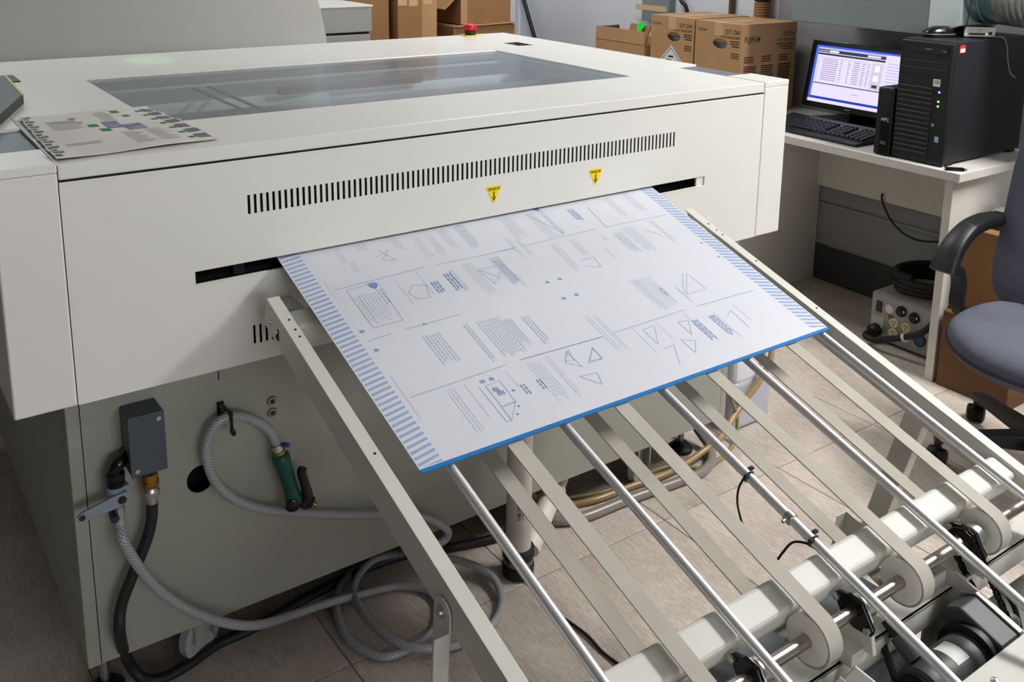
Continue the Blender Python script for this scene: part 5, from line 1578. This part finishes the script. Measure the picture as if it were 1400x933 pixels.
seat = MB()
rs = []
for z, s, drop in ((0.395, 0.86, 0), (0.402, 0.95, 0), (0.425, 1.0, 0), (0.452, 0.985, 0), (0.467, 0.93, 0), (0.473, 0.80, 0), (0.470, 0.5, 0), (0.468, 0.1, 0)):
    rs.append([(x, y, z - 0.022 * max(0, (2.40 - x) / 0.12)) for x, y in sup(2.56, 1.12, 0.256 * s, 0.265 * s, 0.86)])
seat.rings(rs)
so_ = seat.build('seat', FABRIC, chr_, smooth=60)
pip = [(x, y, 0.4275 - 0.022 * max(0, (2.40 - x) / 0.12)) for x, y in sup(2.56, 1.12, 0.2565, 0.2655, 0.86)]
MB().tube(pip, 0.003, n=6, sub=2, closed=True).build('seat_piping', mat('dark_piping', (48, 49, 62), 0.9), so_, smooth=60)
bk = MB()
b0 = Vector((2.705, 1.165, 0.455))
bu = Vector((0.125, 0, 0.45)).normalized()
bn = Vector((-bu.z, 0, bu.x))
rs = []
for w, s in ((-0.038, 0.80), (-0.03, 0.95), (-0.008, 1.0), (0.016, 0.985), (0.028, 0.90), (0.034, 0.70), (0.036, 0.35), (0.036, 0.05)):
    ring = []
    for y, v in sup(0, 0.26, 0.238 * s, 0.285 * s, 0.42):
        ring.append(b0 + Vector((0, y, 0)) + bu * v + bn * (w + 0.03 * (y / 0.22) ** 2 - 0.02 * math.cos((v - 0.12) * 6)))
    rs.append(ring)
bk.rings(rs)
bk.build('backrest', FABRIC, chr_, smooth=60)
shb = MB()
rs = []
for w, s in ((-0.058, 0.55), (-0.055, 0.85), (-0.040, 0.93), (-0.036, 0.92)):
    rs.append([b0 + Vector((0, y, 0)) + bu * v + bn * (w + 0.03 * (y / 0.22) ** 2 - 0.02 * math.cos((v - 0.12) * 6)) for y, v in sup(0, 0.26, 0.238 * s, 0.285 * s, 0.42)])
shb.rings(rs)
shb.build('backrest_shell', BLACKPL, chr_, smooth=60)


def ribbon(mb, pts, wy, th_, sub=6):
    t = MB().tube(pts, 0.01, n=4, sub=sub)
    # centreline from ring averages
    n = 4
    cs = [sum((Vector(p) for p in t.v[i:i + n]), Vector()) / n for i in range(0, len(t.v), n)]
    rs = []
    for i, c in enumerate(cs):
        a, b = cs[max(0, i - 1)], cs[min(len(cs) - 1, i + 1)]
        d = (b - a).normalized()
        nn = Vector((0, 1, 0)).cross(d).normalized()
        k = wy(i / (len(cs) - 1)) if callable(wy) else wy
        y = Vector((0, 1, 0)) * k / 2
        q = nn * th_ / 2
        rs.append([c - y - q * 0.6, c - y * 0.8 - q, c + y * 0.8 - q, c + y - q * 0.6, c + y + q * 0.6, c + y * 0.8 + q, c - y * 0.8 + q, c - y + q * 0.6])
    return mb.rings(rs)


for ya in (1.415, 0.825):
    arm = ribbon(MB(), [(2.472, ya, 0.575), (2.486, ya, 0.602), (2.518, ya, 0.645), (2.578, ya, 0.680), (2.66, ya, 0.692), (2.76, ya, 0.685)], lambda t: 0.075 - 0.025 * t, 0.036).build('armrest', BLACKPL, chr_, smooth=50)
    ribbon(MB(), [(2.487, ya, 0.582), (2.525, ya, 0.575), (2.553, ya, 0.555), (2.567, ya, 0.51), (2.572, ya, 0.45), (2.60, ya - 0.05 * (1 if ya > 1.1 else -1), 0.385)], 0.04, 0.028).build('arm_support', BLACKPL, arm, smooth=50)
MB().box(2.52, 2.76, 1.08, 1.27, 0.36, 0.392).build('seat_mechanism', BLACKPL, chr_, bevel=0.006)
MB().bar((2.74, 1.175, 0.375), (2.76, 1.175, 0.60), 0.06, 0.016, up=(1, 0, 0)).build('back_bracket', BLACKPL, chr_, bevel=0.003)
MB().lathe((2.68, 1.175, 0.075), (0, 0, 1), [(0, 0.035), (0.03, 0.035), (0.04, 0.026), (0.17, 0.026), (0.172, 0.015), (0.29, 0.015)], 20).build('gas_column', BLACKPL, chr_, smooth=40)
a0 = math.atan2(1.372 - 1.175, 2.48 - 2.68)
for k in range(5):
    a = a0 - k * 2 * math.pi / 5
    d = Vector((math.cos(a), math.sin(a), 0))
    c = Vector((2.68, 1.175, 0))
    s = Vector((-d.y, d.x, 0))
    R_ = 0.285 if k == 0 else 0.31
    lg = MB()
    rs = []
    for t, hw, z0, z1 in ((0.02, 0.032, 0.075, 0.125), (0.12, 0.028, 0.078, 0.115), (R_ - 0.03, 0.022, 0.075, 0.10), (R_ + 0.01, 0.019, 0.068, 0.092)):
        p = c + d * t
        rs.append([p - s * hw + Vector((0, 0, z0)), p + s * hw + Vector((0, 0, z0)), p + s * hw * 0.8 + Vector((0, 0, z1)), p - s * hw * 0.8 + Vector((0, 0, z1))])
    leg = lg.rings(rs).build('base_leg', BLACKPL, chr_, bevel=0.004)
    cc_ = c + d * R_
    an = a + (0.9 if k % 2 else -0.6)
    ax = Vector((math.cos(an), math.sin(an), 0))
    p0 = cc_ + Vector((0, 0, 0.0255))
    for sg_ in (-1, 1):
        MB().lathe(p0 + ax * 0.006 * sg_, ax * sg_, [(0, 0.0255), (0.016, 0.0255), (0.021, 0.019), (0.022, 0.008)], 22).build('caster_wheel', BLACKPL, leg, smooth=40)
    MB().lathe(p0 - ax * 0.006, ax, [(0, 0.030), (0.012, 0.030)], 22).cyl(cc_ + Vector((0, 0, 0.045)), cc_ + Vector((0, 0, 0.075)), 0.011).build('caster_hood', BLACKGL, leg, smooth=40)

# ------------------------------------------------------------ background: platesetter, cabinet, cartons
ps = thing('platesetter', 'large pale grey machine with curved cover behind the processor', 'machine', (0.55, 3.8, 0))
GREYM = mat('pale_grey_cover', (166, 165, 160), 0.42, var=0.02, vs=2, bump=0.05, bs=200)
prof = [(3.14, 0.02), (3.11, 0.5)]
for k in range(25):
    a = math.radians(180 - 90 * k / 24)
    prof.append((3.78 + 0.67 * math.cos(a), 0.85 + 0.72 * math.sin(a)))
prof += [(4.55, 1.57), (4.55, 0.02)]
MB().prism(prof, lambda u, v, w: (w, u, v), -0.8, 1.418).build('curved_cover', GREYM, ps, smooth=30, bevel=0.006)
sl = MB().lathe((0.80, 3.56, 1.52), (0, 0, 1), [(0, 0.03), (0.05, 0.03)], 20).build('status_lamp_base', BLACKPL, ps, smooth=40)
MB().lathe((0.80, 3.56, 1.571), (0, 0, 1), [(0, 0.026), (0.05, 0.026), (0.06, 0.018)], 20).build('green_lens', mat('green_lens', (30, 200, 80), 0.3, emis=(40, 230, 90), estr=3), sl, smooth=40)
sc_ = thing('side_cabinet', 'pale grey cabinet with drawer gap beside the curved machine', 'cabinet', (1.62, 3.8, 0))
CABM = mat('cabinet_grey', (158, 158, 157), 0.45, var=0.02)
MB().box(1.43, 1.815, 3.615, 4.1, 0.0, 1.068).build('base_unit', CABM, sc_, bevel=0.004)
MB().box(1.445, 1.80, 3.60, 3.615, 0.03, 1.070).build('drawer_front', CABM, sc_, bevel=0.003)
MB().box(1.43, 1.815, 3.60, 4.1, 1.080, 1.180).build('upper_unit', CABM, sc_, bevel=0.003)
MB().box(1.425, 1.820, 3.595, 4.1, 1.180, 1.188).build('top_plate', mat('cabinet_white', (220, 220, 218), 0.4), sc_, bevel=0.002)
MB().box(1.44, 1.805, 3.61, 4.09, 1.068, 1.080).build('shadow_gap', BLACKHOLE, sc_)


def tall_carton(label, x0, x1, y0, y1, z1, m, tapes=()):
    b = thing('tall_carton', label, 'box', ((x0 + x1) / 2, (y0 + y1) / 2, 0), 'tall cartons along the back wall')
    MB().box(x0, x1, y0, y1, 0.0005, z1).build('carton_body', m, b, bevel=0.004)
    for (a, c, za, zb) in tapes:
        MB().box(a, c, y0 - 0.001, y0 - 0.0002, za, zb).build('label', TAPE, b)
    return b


CARD2 = mat('brown_cardboard', (146, 108, 70), 0.88, var=0.06, vs=6)
CARD3 = mat('dark_cardboard', (120, 80, 48), 0.88, var=0.06, vs=6)
tall_carton('tall brown carton next to the pale grey cabinet', 2.05, 2.262, 4.30, 4.7, 1.45, CARD2)
tall_carton('tall carton with two paper labels in the middle of the row', 2.283, 2.42, 4.25, 4.7, 1.5, CARD2, ((2.285, 2.335, 1.122, 1.16), (2.345, 2.395, 1.118, 1.16)))
tall_carton('tall light brown carton with label right of the labelled one', 2.4225, 2.535, 4.30, 4.7, 1.5, CARD, ((2.455, 2.505, 1.12, 1.16),))
tall_carton('narrow dark carton at the right end of the tall row', 2.546, 2.628, 4.56, 4.80, 1.4, CARD3)
st1 = thing('flat_carton', 'wide brown carton at floor stack below the open carton', 'box', (2.83, 4.47, 0))
MB().box(2.635, 3.02, 4.30, 4.66, 0.0005, 1.0).build('carton_body', CARD2, st1, bevel=0.004)
MB().obox((2.83, 4.305, 1.004), (0.19, 0, 0.004), (0, 0.03, 0), (0, 0, 0.001)).build('flap', CARD, st1)
st2 = thing('stacked_open_carton', 'open cardboard carton with lifted flap on top of the stack', 'box', (2.85, 4.48, 1.006))
w_ = MB().box(2.695, 3.01, 4.33, 4.334, 1.0065, 1.16).box(2.695, 2.699, 4.334, 4.62, 1.0065, 1.16).box(3.006, 3.01, 4.334, 4.62, 1.0065, 1.16).box(2.699, 3.006, 4.616, 4.62, 1.0065, 1.16).box(2.699, 3.006, 4.334, 4.616, 1.0065, 1.010)
w_.build('carton_body', CARD2, st2)
MB().obox((2.652, 4.44, 1.128), (0.05, 0, 0.042), (0, 0.10, 0), (0.0015, 0, -0.002)).build('flap', CARD, st2)
MB().obox((3.03, 4.44, 1.158), (0.03, 0, 0.03), (0, 0.10, 0), (0.0015, 0, -0.002)).build('flap', CARD, st2)
MB().box(2.6945, 2.7345, 4.3285, 4.33, 1.0065, 1.16).build('lit_corner', CARD, st2)

# small things on the walls
tag(MB().cyl((3.445, 4.86, 1.16), (3.43, 4.215, 0.003), 0.013, n=14).build('black_pole', BLACKPL, smooth=40), 'black pole leaning on wall right of the back cartons', 'pole')
tag(MB().cyl((3.36, 4.80, 0.0), (3.36, 4.80, 1.3), 0.006, n=10).build('white_rod', mat('paper_white', (222, 222, 220)), smooth=40), 'thin white upright rod beside the leaning black pole', 'rod')
eb_ = thing('wall_panel_box', 'grey-green electrical box taped to the white wall', 'electrical box', (3.46, 3.66, 1.05))
MB().box(3.435, 3.4798, 3.555, 3.755, 1.048, 1.5).build('box_body', mat('grey_green_panel', (128, 140, 142), 0.5), eb_, bevel=0.003)
MB().box(3.433, 3.4349, 3.57, 3.80, 1.10, 1.128).build('tape_strip', mat('masking_tape', (206, 186, 140), 0.7), eb_)
tag(MB().tube([(3.465, 3.53, 1.4), (3.46, 3.50, 1.25), (3.45, 3.49, 1.17), (3.45, 3.455, 1.14), (3.455, 3.44, 1.09), (3.46, 3.44, 1.02)], 0.010, n=10).build('wall_cable', RUBBER, smooth=60), 'bent black cable on the white wall behind the cartons', 'cable')
tag(MB().cyl((3.462, 3.165, 0.746), (3.462, 3.165, 1.5), 0.014, n=14).build('brown_post', mat('brown_pole', (92, 78, 58), 0.5), smooth=40), 'thin brown upright pole behind the developer cartons', 'pole')
rp = thing('rope_post', 'upright post wound with tan rope behind the front developer carton', 'post', (3.432, 2.955, ZT))
MB().cyl((3.432, 2.955, ZT + 0.0005), (3.432, 2.955, 1.5), 0.026, n=20).build('post', CARD3, rp, smooth=40)
hel = []
for k in range(24 * 26):
    a = 2 * math.pi * k / 24
    hel.append((3.432 + 0.031 * math.cos(a), 2.955 + 0.031 * math.sin(a), 0.87 + 0.0125 * k / 24))
MB().tube(hel, 0.0066, n=6, smooth=False).build('rope_winding', mat('tan_rope', (150, 112, 70), 0.9, bump=0.3, bs=300), rp, smooth=60)
MB().cyl((3.432, 2.955, 1.197), (3.432, 2.955, 1.5), 0.037, n=20).build('black_cap', BLACKPL, rp, smooth=40)
